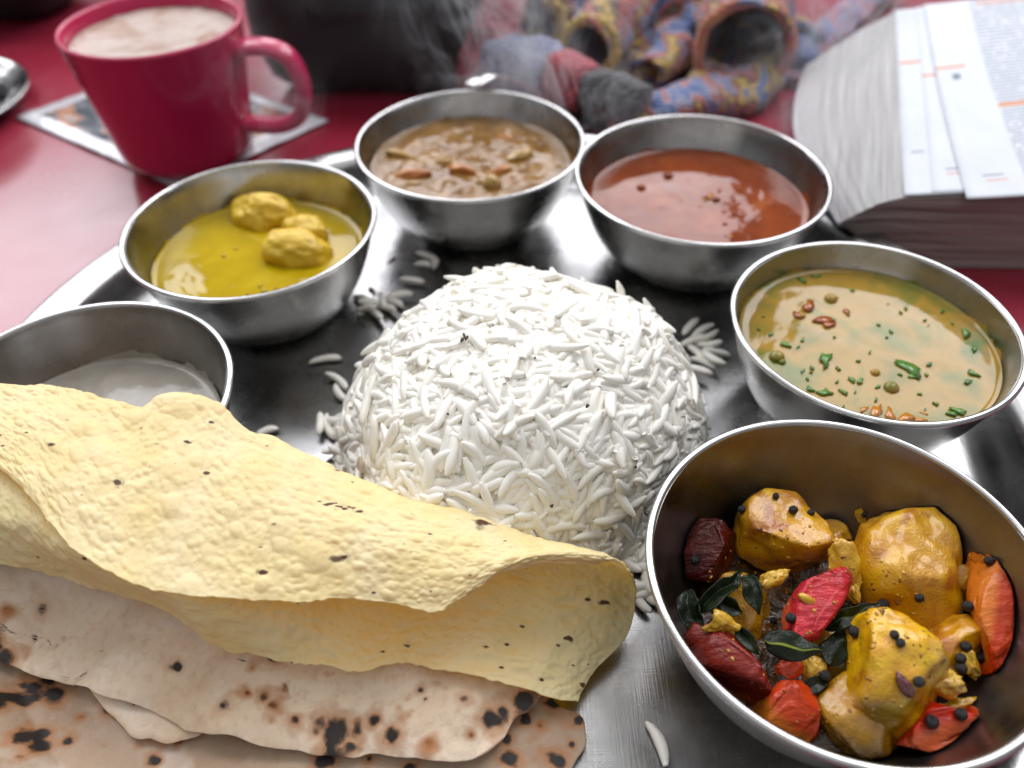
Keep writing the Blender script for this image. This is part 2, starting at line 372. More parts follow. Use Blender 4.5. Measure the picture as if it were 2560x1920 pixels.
for i, (px, py, s) in enumerate([(1775, 492, 18), (1790, 497, 14), (1760, 500, 10), (1750, 300 + 215, 4), (1600, 472, 9), (1668, 437, 12), (1825, 592, 8), (1702, 500, 3)]): flake(px, py, 'B', s * .00017, om, 'oil_fleck', redsoup, 300 + i, .6, lift=.05)
for px, py, s in [(560, 640, 7), (590, 622, 6), (660, 728, 8), (650, 715, 6), (640, 738, 6), (690, 722, 5), (620, 735, 5)]: bubble(px, py, 'C', s * .00017, bub, ycurry)
flake(2228, 398 + 30, 'B', .0012, om, 'oil_fleck', redsoup, 333, .6, lift=.05)

# ------------------------------------------------------------------ rice mound
rice = M('cooked_rice', (.80, .78, .72), .34, Subsurface_Weight=0.0)
rice.set(Subsurface_Scale=1.0)
oi = rice.n('ObjectInfo').outputs['Random']
rice.base(rice.mix(rice.ramp(rice.noise(230, 3), [(.35, 0.0), (.75, 1.0)]), (.93, .895, .81), (.955, .94, .89)))
rice.bump(rice.noise(900, 3), .12, .0003)
_tr = rice.n('BsdfTranslucent', Color=(.93, .89, .78, 1)); _mx = rice.n('MixShader', i0=.08, i1=rice.b.outputs[0], i2=_tr.outputs[0]); rice.t.links.new(_mx.outputs[0], rice.out.inputs[0])
def grain_mesh(seed):
    r = np.random.default_rng(seed); nl, ns = 10, 8
    s = np.sin(np.linspace(-1, 1, nl) * math.pi / 2); L = 1.0
    tip0, tip1 = r.uniform(.35, .6), r.uniform(.3, .55)
    cut = r.random() < .25
    rad = np.power(np.clip(1 - np.abs(s) ** 3.0, 0, 1), .50)
    rad[0] = .30; rad[-1] = .62 if cut else .28
    bend = r.uniform(.04, .22) * r.choice([-1, 1]); yy = bend * (s ** 2 - .3)
    if cut: s[-1] = .93
    t = np.linspace(0, 2 * math.pi, ns, endpoint=False)
    V = []
    for k in range(nl):
        w_ = .235 * rad[k] * (1 + .06 * r.normal())
        for a in t: V.append((s[k], yy[k] + w_ * math.cos(a), w_ * .82 * math.sin(a)))
    i, j = np.meshgrid(np.arange(nl - 1), np.arange(ns), indexing='ij'); a = i * ns + j; b = i * ns + (j + 1) % ns
    F = np.stack([a, b, b + ns, a + ns], -1).reshape(-1, 4).tolist() + [list(range(ns))[::-1], list(range((nl - 1) * ns, nl * ns))]
    return np.array(V), F
GR = [grain_mesh(40 + k) for k in range(10)]
GM = []
for V, F in GR:
    me = bpy.data.meshes.new('rice_grain'); me.from_pydata(V.tolist(), [], F); me.polygons.foreach_set('use_smooth', [True] * len(me.polygons)); me.materials.append(rice.m); outward(me); GM.append(me)
RC = np.array((.002, .188, ZP)); RH, RB = .0555, .0598
def dome(th, ph):             # th azimuth, ph 0 at the base to 1 at the top
    a = ph * math.pi / 2
    rr = RB * np.cos(a) ** .72; zz = RH * np.sin(a) ** .92
    wob = 1 + .045 * np.sin(2 * th + .6) + .025 * np.sin(3 * th + 2) + .015 * np.sin(5 * th)
    sk = 1 - zz / RH
    wob = wob + .030 * np.sin(4 * th + 5 * ph + 1) * np.sin(7 * ph) + .016 * np.sin(9 * th - 8 * ph) * (1 - ph)
    zz = zz * (1 + .035 * np.sin(3 * th + 1) * ph * (1 - ph) * 4 * .6)
    return np.stack([RC[0] + rr * wob * np.cos(th) + .002 * (1 - sk), RC[1] + rr * wob * np.sin(th) * 1.03 + .003 * (1 - sk), RC[2] + zz], -1)
mound = thing('rice_mound', tuple(RC), 'tall molded mound of white long-grain rice in the middle of the plate', 'rice')
th, ph = np.meshgrid(np.linspace(0, 2 * math.pi, 64, endpoint=False), np.linspace(0, .999, 26), indexing='ij')
Vc = dome(th.ravel(), ph.ravel()); cen = RC + np.array((0, .002, .012)); Vc = cen + (Vc - cen) * .986
Vc = Vc + .0008 * fbm(Vc, 300, 2, 3)[:, None]
corem = M('packed_rice', (.94, .91, .82), .5, Subsurface_Weight=0.0, Subsurface_Radius=(0.00120, 0.00090, 0.00060)); corem.bump(corem.noise(400, 3), .8, .0015)
obj('packed_core', Vc, grid_faces(64, 26, True), corem.m, mound)
def frame(nrm, ang, tilt):
    n = Vector(nrm).normalized(); a = n.orthogonal().normalized(); b = n.cross(a)
    x = a * math.cos(ang) + b * math.sin(ang); x = (x * math.cos(tilt) + n * math.sin(tilt)).normalized()
    y = n.cross(x).normalized(); z = x.cross(y)
    return Matrix((x, y, z)).transposed()
grains = []
def dome_pt(t, p):
    P = dome(np.array([t]), np.array([p]))[0]; e = 1e-3
    du = dome(np.array([t + e]), np.array([p]))[0] - P; dv = dome(np.array([t]), np.array([min(p + e, .9995)]))[0] - P
    n = np.cross(du, dv); l = np.linalg.norm(n); n = n / l if l > 1e-12 else np.array((0, 0, 1.))
    if n @ (P - cen) < 0: n = -n
    return P, n
_pg = np.linspace(0, .998, 400); _Q = dome(np.zeros(400), _pg); _r = np.hypot(_Q[:, 0] - RC[0], _Q[:, 1] - RC[1]); _ds = np.r_[np.linalg.norm(np.diff(_Q, axis=0), axis=1), 0]; _cdf = np.cumsum(_r * _ds); _cdf /= _cdf[-1]
for layer, (cnt, off, tl) in enumerate([(1500, -.0012, .06), (1500, -.0004, .11), (480, .0006, .20)]):
    k = 0
    while k < cnt:
        t = random.uniform(0, 2 * math.pi); p = float(np.interp(random.random(), _cdf, _pg))
        wgt = 1.0 if math.sin(t) < .35 else .75
        if random.random() > wgt: continue
        P, n = dome_pt(t, p); k += 1
        P = P + n * (off + random.gauss(0, .0005))
        L = random.gauss(.0066, .0011); L = min(max(L, .0044), .0082); W = random.gauss(.0069, .0007)
        R = frame(n, float(fbm(P[None], 55, 2, 5)[0]) * 4 + random.gauss(0, .8), random.gauss(0, tl))
        q = P + np.array(R.col[2]) * 0
        if q[2] < ZP + .0016: q[2] = ZP + .0016
        grains.append((layer, q, R, L, W, random.randrange(len(GM))))
# skirt of grains slumped at the foot of the mound
for k in range(230):
    t = random.uniform(0, 2 * math.pi); P, n = dome_pt(t, random.uniform(0, .06)); d = np.array((math.cos(t), math.sin(t), 0))
    q = P + d * abs(random.gauss(.001, .0022)); q[2] = ZP + .0013 + random.random() * .003
    grains.append((2, q, frame((0, 0, 1), random.uniform(0, 6.28), random.gauss(0, .2)), random.gauss(.0057, .0007), .0070, random.randrange(len(GM))))
campos = np.array((0, 0, CAMZ))
def gscore(g):
    v = campos - g[1]; d = np.linalg.norm(v); n = np.array(g[2].col[2]); out = g[1] - cen; out = out / np.linalg.norm(out)
    return (g[0] * .05 + (out @ v) / d * .09) - d * .6
grains.sort(key=gscore, reverse=True)
def grain_obj(q, R, L, W, k, parent=None, name='rice_grain'):
    o = bpy.data.objects.new(name, GM[k]); COL.objects.link(o); o.parent = parent
    b = origin_of(parent) if parent else Vector((0, 0, 0))
    o.matrix_local = Matrix.Translation(Vector(q) - b) @ R.to_4x4() @ Matrix.Diagonal((L, W, W, 1)); return o
for g in grains[:300]: grain_obj(*g[1:], parent=mound)
VV, FF, nv = [], [], 0
for lay, q, R, L, W, k in grains[300:]:
    V, F = GR[k]; VV.append((V * np.array((L, W, W))) @ np.array(R).T + q); FF += [[i + nv for i in f] for f in F]; nv += len(V)
tag(obj('remaining_grains', np.concatenate(VV), FF, rice.m, mound), kind='stuff')
# bits of spice in the rice
spm = M('spice_fleck', (.05, .035, .02), .6)
def on_dome(px, py):
    d = ray(px, py); best = None
    for z in np.linspace(.058, .004, 120):
        P = at(px, py, z); dd = math.hypot((P.x - RC[0]) / RB, (P.y - RC[1] - .002) / (RB * 1.03)); zz = (z - ZP) / RH
        if dd < 1 and zz < math.sin(math.acos(min(1, dd) ** (1 / .72))) ** .92: return z + .0022
    return .006
for i, (px, py, s) in enumerate([(1165, 845, 9), (1155, 850, 7), (1312, 785, 9), (1468, 1015, 6), (1587, 1165, 6), (1120, 1035, 3), (1380, 1265, 5), (1338, 895, 3), (1495, 925, 4), (1160, 838, 6)]):
    flake(px, py, 'D', s * .000125, spm if i != 2 else pm, 'spice_fleck', mound, 400 + i, .6, z=on_dome(px, py))

def loose(px, py, ang, L, label, group=None, z=.0016, tilt=0.0, k=None):
    q = at(px, py, ZP + z); o = grain_obj(q, frame((0, 0, 1), ang - math.pi / 2, tilt), L * 1.08, .0070, random.randrange(len(GM)) if k is None else k)
    return tag(o, label, 'rice grain', group)
loose(815, 897, .95, .0062, 'single curved rice grain lying alone left of the rice mound', 'loose rice grains on the plate', k=1)
loose(665, 1078, 1.3, .0040, 'short rice grain beside the back edge of the papad', 'loose rice grains on the plate', k=2)
loose(1648, 1858, -.5, .0058, 'single rice grain on bare steel in front of the near bowl', 'loose rice grains on the plate', k=3)
for px, py, a in [(1735, 850, .9), (1752, 828, 1.3), (1770, 860, .4), (1742, 880, -.3), (1782, 895, -.15), (1760, 905, .1), (1725, 815, 1.6), (1766, 842, 1.1), (1750, 925, .3), (1790, 880, .7)]:
    loose(px, py, a, random.uniform(.0048, .0062), 'rice grain in the little spill right of the mound, beside the broth bowl', 'spilled grains right of the rice mound', random.uniform(.0016, .005), random.uniform(-.3, .5))
for px, py, a in [(905, 745, 0), (930, 755, .8), (955, 748, -.5), (985, 755, .2), (915, 770, .5), (1000, 735, 1), (970, 770, .1), (940, 785, -.2), (1030, 700, .5), (1070, 640, .3), (1085, 655, -.6), (1060, 660, .1)]:
    loose(px, py, a, random.uniform(.0048, .0062), 'rice grain in the blurred spill behind the mound, beside the yellow curry bowl', 'spilled grains behind the rice mound', random.uniform(.0016, .005), random.uniform(-.3, .4))
for px, py, a in [(800, 1058, -.7), (822, 1068, -.4), (845, 950, .1), (850, 985, -.1), (835, 1050, .4), (860, 1120, 1.2), (855, 1085, 0), (875, 1040, .6), (842, 1120, 1.5)]:
    loose(px, py, a, random.uniform(.0045, .0058), 'rice grain at the left foot of the mound, near the papad', 'spilled grains left of the rice mound', random.uniform(.0016, .004), random.uniform(-.2, .3))
for px, py, a in [(1610, 1420, .5), (1628, 1480, 1.1), (1598, 1500, -.4), (1640, 1500, .3), (1618, 1450, -.9), (1585, 1465, .8)]:
    loose(px, py, a, random.uniform(.0045, .0058), 'rice grain between the end of the papad and the near bowl', 'spilled grains between papad and near bowl', random.uniform(.0016, .004), random.uniform(-.2, .3))

for px, py, s_, lab in [(930, 730, 26, 'dark green herb bit standing in the rice spill by the yellow curry bowl'), (980, 652, 22, 'dark herb bit on the bright plate between two back bowls'), (1316, 640, 20, 'dark herb sliver sticking up at the back of the rice mound')]:
    o = flake(px, py, 'D', s_ * .00013, spm, 'herb_bit', None, px, .4, z=ZP + .004); tag(o, lab, 'herb')

# ------------------------------------------------------------------ papad (folded crisp wafer)
def poly_z(pts, n):          # list of (display x, display y, height) -> smooth 3D curve
    return catmull([tuple(ad(*p)) for p in pts], n)
NU, NVV = 430, 300
ZO = .000
Tn = [(-170, 812, .058), (-90, 815, .058), (0, 832, .057), (50, 838, .0565), (100, 836, .056), (160, 848, .0555), (235, 872, .0545), (300, 890, .054), (345, 868, .0545), (420, 866, .0545), (475, 884, .053),
      (530, 932, .0505), (600, 962, .048), (700, 1010, .0455), (790, 1048, .0435), (880, 1088, .042), (1000, 1122, .040), (1100, 1150, .0385), (1200, 1184, .037), (1280, 1198, .036), (1335, 1218, .0335), (1366, 1245, .0315)]
Un = [(-190, 900, .058), (-100, 950, .058), (-20, 1000, .0565), (25, 1035, .0555), (62, 1070, .055), (105, 1125, .0535), (150, 1175, .0525), (200, 1212, .051), (260, 1246, .0495), (330, 1276, .0475), (400, 1286, .0465),
      (480, 1290, .0455), (560, 1297, .0445), (650, 1300, .0435), (730, 1297, .0425), (800, 1300, .042), (880, 1310, .041), (945, 1318, .040), (1000, 1288, .0405), (1052, 1246, .0405), (1170, 1222, .0385), (1290, 1214, .0355)]
Ln = [(-160, 1170, .038), (-80, 1195, .0375), (0, 1215, .037), (50, 1228, .036), (110, 1243, .0345), (170, 1265, .033), (230, 1283, .031), (300, 1300, .029), (360, 1322, .027), (410, 1352, .025), (470, 1396, .0235),
      (540, 1413, .0225), (620, 1430, .022), (700, 1438, .0215), (770, 1452, .021), (840, 1432, .021), (910, 1438, .0205), (985, 1448, .0195), (1070, 1468, .0175), (1150, 1490, .0150), (1205, 1506, .0125), (1248, 1512, .0100)]
T, U, L = poly_z(Tn, NU), poly_z(Un, NU), poly_z(Ln, NU)
us = np.linspace(0, 1, NU)
rt = np.clip((us - .45) / .25, 0, 1); rt = rt * rt * (3 - 2 * rt)      # 0 at the flat left part, 1 at the open roll
rt = rt[:, None]
Mid = U * .5 + T * .5; Mid[:, 2] += .0015 + .0035 * rt[:, 0]
# lower leaf: at the left it hugs the upper leaf, at the right it turns round a real roll
Fd_l = T + np.array((0, -.003, -.0012)); N1_l = T * .72 + U * .28 + np.array((0, 0, -.0016)); N2_l = T * .12 + U * .88 + np.array((0, .000, -.0025))
gapz = (T[:, 2] - L[:, 2])[:, None]
ez = np.array((0, 0, 1.)); ey = np.array((.30, .95, 0))
Fd_r = T + ey * .0045 - ez * gapz * .34; N1_r = T + ey * .0030 - ez * gapz * .72; N2_r = T * .70 + L * .30; N2_r[:, 2] = L[:, 2] * .8 + T[:, 2] * .2 - .0025
Fd = Fd_l * (1 - rt) + Fd_r * rt; N1 = N1_l * (1 - rt) + N1_r * rt; N2 = N2_l * (1 - rt) + N2_r * rt
N3 = N2 * .47 + L * .53; N3[:, 2] += -.0008 * rt[:, 0] + .0055 * (1 - rt[:, 0]); N3[:, 1] -= .003 * (1 - rt[:, 0])
tp = np.clip((us - .93) / .07, 0, 1)[:, None]                         # the round end of the roll
N2 = N2 + tp * np.array((.004, .0, 0)); N1 = N1 + tp * np.array((.002, 0, 0))
ctrl = np.stack([U, Mid, T, Fd, N1, N2, N3, L], 1)
vs_ = np.concatenate([np.linspace(0, 2, int(NVV * .5), endpoint=False), np.linspace(2, 4, int(NVV * .14), endpoint=False), np.linspace(4, 7, NVV - int(NVV * .5) - int(NVV * .14))])
i = np.minimum(vs_.astype(int), 6); f = (vs_ - i)[None, :, None]
g = lambda k: ctrl[:, np.clip(k, 0, 7)]
p0, p1, p2, p3 = g(i - 1), g(i), g(i + 1), g(i + 2)
G = 0.5 * (2 * p1 + (p2 - p0) * f + (2 * p0 - 5 * p1 + 4 * p2 - p3) * f ** 2 + (3 * p1 - p0 - 3 * p2 + p3) * f ** 3)
# flat sheet coordinates in metres for the blisters
du = np.linalg.norm(np.diff(G, axis=0), axis=2).mean(1); su = np.concatenate([[0], np.cumsum(du)])
dv = np.linalg.norm(np.diff(G, axis=1), axis=2).mean(0); sv = np.concatenate([[0], np.cumsum(dv)])
SU, SV = np.meshgrid(su, sv, indexing='ij')
nrm = np.cross(np.gradient(G, axis=0), np.gradient(G, axis=1)); nrm /= np.linalg.norm(nrm, axis=2)[:, :, None] + 1e-12
if nrm[NU // 3, 30, 2] < 0: nrm = -nrm
H = np.zeros_like(SU)
pr = np.random.default_rng(5)
def blister(x, y, r, h, el=1.0, ang=0.0):
    iu = np.searchsorted(su, [x - r * 1.5, x + r * 1.5]); iv = np.searchsorted(sv, [y - r * 1.5, y + r * 1.5])
    a, b = slice(max(iu[0], 0), min(iu[1] + 1, NU)), slice(max(iv[0], 0), min(iv[1] + 1, NVV))
    X, Y = SU[a, b] - x, SV[a, b] - y; c, s = math.cos(ang), math.sin(ang)
    q = ((X * c + Y * s) ** 2 + ((-X * s + Y * c) * el) ** 2) / r ** 2
    H[a, b] = np.maximum(H[a, b], h * np.clip(1 - q, 0, 1) ** .85)
for _ in range(9000):
    r = float(np.clip(pr.lognormal(math.log(.00092), .42), .0005, .0030)); blister(pr.uniform(0, su[-1]), pr.uniform(0, sv[-1]), r, r * pr.uniform(.12, .34), pr.uniform(1, 1.7), pr.uniform(-.6, .3))
for _ in range(130):
    r = pr.uniform(.0022, .0046); blister(pr.uniform(0, su[-1]), pr.uniform(0, sv[-1]), r, r * pr.uniform(.14, .26), pr.uniform(1, 1.8), pr.uniform(-.6, .2))
for _ in range(7):
    r = pr.uniform(.005, .009); blister(pr.uniform(0, su[-1]), pr.uniform(0, sv[-1]), r, r * .13, pr.uniform(1.2, 2), pr.uniform(-.6, .1))
Gf = G.reshape(-1, 3)
H = H + .0007 * fbm(Gf, 60, 3, 8).reshape(NU, NVV) + .00006 * vnoise(Gf, 900, 2).reshape(NU, NVV)
edge = np.minimum(np.minimum(SV, sv[-1] - SV) / .002, 1); G2 = G + nrm * (H * (.35 + .65 * np.clip(edge, 0, 1)))[:, :, None]
# nibbled outline at both free edges
for row, sg in ((0, -1), (NVV - 1, 1)):
    jit = .0003 * vnoise(np.stack([su * 1, su * 0, su * 0], -1), 520, row) + .0006 * vnoise(np.stack([su, su * 0, su * 0], -1), 130, row + 1)
    for k in range(10):
        c_ = row - sg * k if row else k; G2[:, c_, 1] += jit * (1 - k / 10)
char = np.zeros(NU * NVV)
def spots(P, lst, col):
    for (x, y, z, r, e) in lst:
        c = np.array(ad(x, y, z)); d = np.linalg.norm((P - c) * np.array((1, 1, 1)), axis=1); d = d * (1 + .45 * fbm(P, 500, 2, 4))
        col[:] = np.maximum(col, np.clip(1 - d / r, 0, 1) * e)
Pg = G2.reshape(-1, 3)
idx = pr.choice(NU * NVV, 60, replace=False)
for k in idx:
    r = pr.uniform(.0003, .0008); d = np.linalg.norm((Pg - Pg[k]) * np.array((1, 1.8, 1)), axis=1); char = np.maximum(char, np.clip(1.6 - d / r * 1.2, 0, 1) * pr.uniform(.35, 1))
for k in pr.choice(NU * NVV, 3, replace=False):
    r = pr.uniform(.0010, .0018); d = np.linalg.norm(Pg - Pg[k], axis=1) * (1 + .6 * fbm(Pg, 700, 2, 3)); char = np.maximum(char, np.clip(1.3 - d / r, 0, 1) * .8)
_d = Pg - np.array((0, 0, CAMZ)); _zc = _d @ np.array(F0); _px = 1280 + FPX * (_d @ np.array(CR)) / _zc; _py = 960 - FPX * (_d @ np.array(CU)) / _zc; _dist = np.linalg.norm(_d, axis=1)
def seen(x, y):
    k = np.where(np.hypot(_px - x * DS, _py - y * DS) < 7)[0]; return Pg[k[np.argmin(_dist[k])]] if len(k) else np.zeros(3)
for x, y, r, e, ang in [(405, 950, .0012, 1, .6), (456, 908, .0011, .9, -.5), (446, 1019, .0010, 1, .1), (565, 1232, .0014, .9, 0), (108, 958, .0013, .6, 1), (1232, 1375, .0012, 1, 0), (1275, 1293, .0012, .9, .8), (1312, 1300, .0013, 1, .7), (930, 1150, .0009, .8, 0), (1130, 1352, .0009, .8, .4), (1050, 1392, .0010, .8, .2), (880, 1392, .0010, .7, .3), (640, 1300, .0008, .6, 0), (726, 1205, .0022, .5, 0), (742, 1200, .0016, .55, .3),
        (1262, 1475, .0012, .7, .3), (35, 1270, .0014, .8, 0)] + [(690 + 11 * k, 1080 + 2.2 * k + 4 * math.sin(k * 1.7), .0007 + .0002 * (k % 3), .95, .2) for k in range(9)]:
    c_ = seen(x, y); r = r * .55; d_ = np.linalg.norm((Pg - c_) * np.array((.7, 1.5, 1)), axis=1) * (1 + .5 * fbm(Pg, 900, 2, 3)); char = np.maximum(char, np.clip(1.5 - d_ / r, 0, 1) * e)
pap = M('papad', (.80, .62, .26), .5, Subsurface_Weight=.0, Coat_Weight=.06, Coat_Roughness=.35)
c0 = pap.mix(pap.ramp(pap.noise(50, 4), [(.35, 0.0), (.7, 1.0)]), (.94, .865, .45), (.97, .93, .64))
c0 = pap.mix(pap.ramp(pap.noise(34, 5, pap.co(loc=(.3, .2, .1))), [(.60, 0.0), (.80, .4)]), c0, (.86, .64, .24))
c1 = pap.mix(pap.ramp(pap.attr('scorch'), [(.1, 0.0), (.55, 1.0)]), c0, (.14, .055, .022))
c1 = pap.mix(pap.ramp(pap.noise(1500, 2), [(.70, 0.0), (.76, .7)]), c1, (.30, .17, .07))
pap.base(c1)
bn = pap.bump(pap.n('TexVoronoi', {'feature': 'SMOOTH_F1'}, Scale=620.0, Vector=pap.co()).outputs[0], .30, .0009); pap.bump(pap.noise(2200, 2), .15, .0003, bn)
tr = pap.n('BsdfTranslucent', Color=pap.mix(1.0, c1, (1.0, .79, .08), 'MULTIPLY'))
mx = pap.n('MixShader', i0=.42, i1=pap.b.outputs[0], i2=tr.outputs[0]); pap.t.links.new(mx.outputs[0], pap.out.inputs[0])
o = obj('papad', Pg, grid_faces(NU, NVV), pap.m, attrs={'scorch': char}); solidify(o, .0004, 0)
tag(o, 'crisp yellow blistered papad folded over on top of the flatbreads', 'papad')

# ------------------------------------------------------------------ rotis
rot_m = {}
def roti_mat(name, a, b):
    k = M(name, a, .62, Subsurface_Weight=.12, Subsurface_Radius=(0.00120, 0.00075, 0.00045))
    c = k.mix(k.ramp(k.noise(70, 5), [(.3, 0.0), (.72, 1.0)]), a, b)
    c = k.mix(k.ramp(k.noise(420, 3), [(.5, 0.0), (.8, .5)]), c, (.50, .30, .18))
    c = k.mix(k.ramp(k.noise(28, 4, k.co(loc=(.2, .5, .1))), [(.50, 0.0), (.80, .45)]), c, (.46, .30, .17)); c = k.mix(k.ramp(k.noise(60, 5, k.co(loc=(.7, .5, .1))), [(.55, 0.0), (.8, .7)]), c, (.80, .74, .68))
    t = k.attr('toast'); c = k.mix(k.ramp(t, [(.05, 0.0), (.8, 1.0)]), c, (.40, .15, .035))
    h = k.math('ADD', k.attr('burn'), k.math('MULTIPLY', k.math('SUBTRACT', k.noise(700, 3), .5), .5))
    c = k.mix(k.ramp(h, [(.26, 0.0), (.66, 1.0)]), c, (.016, .011, .009))
    k.base(c); bn = k.bump(k.noise(260, 4), .35, .0012); k.bump(k.noise(1500, 3), .3, .0004, bn)
    return k
def rimlift(X): return np.interp(np.hypot(X[:, 0] - PC[0], X[:, 1] - PC[1]), [.158, .170, .180, .186, .2], [0, .0045, .0155, .0170, .0168])
def roti(name, outline, c, z0, mat, label, seed, burns, nrand, wr, crown=.0, lift=None, th=.0013, parent=None):
    P = np.array([tuple(p)[:2] for p in outline]); C = np.array(c)
    nt, nr = 420, 110
    Q = catmull(np.concatenate([P, P[:1]]), nt + 1)[:-1]
    Q = Q + (Q - C) / np.linalg.norm(Q - C, axis=1)[:, None] * (.0007 * vnoise(np.c_[Q, Q[:, :1] * 0], 220, seed) + .0011 * vnoise(np.c_[Q, Q[:, :1] * 0], 70, seed + 1))[:, None]
    t = np.linspace(0.002, 1, nr) ** .75
    XY = C + (Q[:, None] - C) * t[None, :, None]; X = XY.reshape(-1, 2); X3 = np.c_[X, X[:, :1] * 0]
    r = np.random.default_rng(seed); z = z0 + wr * fbm(X3, 38, 4, seed) + crown * (1 - np.tile(t, nt) ** 3)
    z += wr * .8 * np.abs(vnoise(X3, 55, seed + 5)) - .0006 * np.tile(t, nt) ** 14
    burn = np.zeros(len(X)); toast = np.zeros(len(X)); wob = 1 + .5 * fbm(X3, 240, 3, seed + 2)
    for (x, y, rad, e) in burns:
        q = np.array(ad(x, y, z0))[:2]; d = np.linalg.norm(X - q, axis=1) * wob
        rad = rad * .8; burn = np.maximum(burn, np.clip(1.25 - d / rad, 0, 1) * e); toast = np.maximum(toast, np.clip(1 - d / (rad * 2.2), 0, 1))
        z = z + .0007 * np.exp(-(d / rad) ** 2) * (rad > .003)
    for _ in range(nrand):
        q = X[r.integers(len(X))]; rad = r.uniform(.0007, .0026); d = np.linalg.norm(X - q, axis=1) * wob; e = r.uniform(.2, 1)
        burn = np.maximum(burn, np.clip(1.15 - d / rad, 0, 1) * e); toast = np.maximum(toast, np.clip(1 - d / (rad * 2), 0, 1) * r.uniform(.4, 1))
    z = z + rimlift(X)
    if lift is not None: z = z + lift(X)
    o = obj(name, np.c_[X, z], grid_faces(nt, nr, True), mat.m, parent, attrs={'burn': burn, 'toast': toast}); solidify(o, th, -1)
    return o
r1 = roti_mat('pale_roti', (.68, .52, .37), (.82, .69, .54)); r2 = roti_mat('shaded_roti', (.38, .265, .18), (.48, .36, .26))  # the lower roti's shadow is put into its darker colour
top_edge = [(-140, 1360), (-60, 1398), (0, 1425), (60, 1447), (170, 1470), (215, 1492), (290, 1518), (370, 1548), (440, 1580), (500, 1592), (560, 1604), (640, 1613), (740, 1626), (800, 1618), (870, 1624), (950, 1636), (1035, 1622), (1080, 1590), (1120, 1545), (1165, 1500), (1185, 1468)]
pts = [ad(x, y, .0135) for x, y in top_edge] + [Vector((.006, .108, 0)), Vector((-.02, .116, 0)), Vector((-.06, .126, 0)), Vector((-.10, .133, 0)), Vector((-.135, .137, 0)), Vector((-.165, .137, 0)), Vector((-.19, .125, 0))]
up = roti('roti', pts, (-.075, .103), .0108, r1, '', 21, [(725, 1585, .0048, 1), (815, 1560, .0022, .8), (850, 1592, .0030, 1), (1055, 1555, .0036, 1), (1085, 1535, .0026, .9), (1130, 1515, .0045, 1), (640, 1560, .0022, .8), (590, 1532, .0018, .6), (575, 1516, .0022, .7), (540, 1513, .0014, .6),
                                (45, 1345, .0022, .35), (20, 1440, .0040, .9), (0, 1430, .0040, 1), (-30, 1420, .005, 1), (930, 1610, .002, .4), (1015, 1590, .0016, .5)], 14, .0024, .0008, lift=lambda X: .013 * np.clip((X[:, 1] - .112) / .022, 0, 1) ** 1.3 * np.clip((-.05 - X[:, 0]) / .04, 0, 1))
tag(up, 'pale upper roti with charred blisters showing under the papad', 'flatbread', 'rotis stacked under the papad')
lip = [(200, 1490), (240, 1535), (300, 1575), (370, 1598), (420, 1592), (445, 1578)]
pts = [ad(x, y, .0100) for x, y in lip] + [ad(430, 1540, .0100), ad(300, 1490, .0100), ad(200, 1470, .010)]
fold = roti('folded_underside', pts, tuple(ad(320, 1530, .010))[:2], .0095, r1, '', 33, [], 1, .0004, parent=up)
pts = [ad(-420, 1480, .0062), ad(-420, 1740, .0062), ad(100, 1900, .0062), ad(600, 1960, .0062), ad(1000, 1860, .0062), ad(1170, 1760, .0062), ad(1238, 1660, .0062), ad(1266, 1592, .0062), ad(1252, 1545, .0062), ad(1200, 1512, .0062),
       Vector((.004, .107, 0)), Vector((-.03, .114, 0)), Vector((-.07, .120, 0)), Vector((-.11, .120, 0)), Vector((-.15, .114, 0))]
lo = roti('roti', pts, (-.07, .085), .0052, r2, '', 22, [(110, 1480, .0035, 1), (85, 1500, .003, 1), (130, 1510, .003, 1), (65, 1500, .0018, .9), (45, 1535, .0035, 1), (70, 1540, .0025, 1), (20, 1560, .004, 1), (30, 1540, .003, 1), (240, 1540, .0018, .9), (180, 1560, .0016, .5), (160, 1620, .002, 1), (110, 1608, .0018, 1), (75, 1628, .002, 1), (110, 1640, .003, 1),
        (365, 1580, .0035, 1), (392, 1605, .002, .7), (345, 1650, .002, 1), (1095, 1600, .0026, 1), (1100, 1640, .0024, 1), (1210, 1648, .0030, 1), (1250, 1560, .0026, 1), (1235, 1610, .0016, 1), (1200, 1520, .003, 1), (1135, 1560, .003, 1), (1165, 1570, .0018, .4), (700, 1648, .003, .9), (800, 1645, .002, .7), (10, 1640, .002, .9)], 32, .0006, .0004, th=.0012)
tag(lo, 'shade-darkened spotted lower roti lying flat on the plate', 'flatbread', 'rotis stacked under the papad')

# ------------------------------------------------------------------ potato and tomato curry in the near bowl
def potato_mat(name, lo_, mid, hi_, crust=.5):
    k = M(name, mid, .28, Coat_Weight=.45, Coat_Roughness=.05, Subsurface_Weight=.08, Subsurface_Radius=(0.00120, 0.00075, 0.00024))
    c = k.ramp(k.noise(110, 4), [(.3, lo_), (.52, mid), (.75, hi_)])
    c = k.mix(k.ramp(k.noise(85, 5, k.co(loc=(.1, .3, .2)), dist=.8), [(.54, 0.0), (.66, crust)]), c, (.30, .07, .006))
    c = k.mix(k.ramp(k.noise(900, 2), [(.68, 0.0), (.74, .6)]), c, (.16, .05, .01))
    k.base(c); bn = k.bump(k.noise(300, 5), .28, .0010); k.bump(k.noise(1300, 3), .4, .0006, bn)
    k.rough(k.ramp(k.noise(240, 3), [(.35, .15), (.7, .38)]))
    return k
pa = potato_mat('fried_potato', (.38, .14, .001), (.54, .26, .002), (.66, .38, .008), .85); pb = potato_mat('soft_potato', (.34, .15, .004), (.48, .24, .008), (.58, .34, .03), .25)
pc = potato_mat('bright_potato', (.54, .22, .001), (.68, .38, .002), (.78, .53, .016), .55)
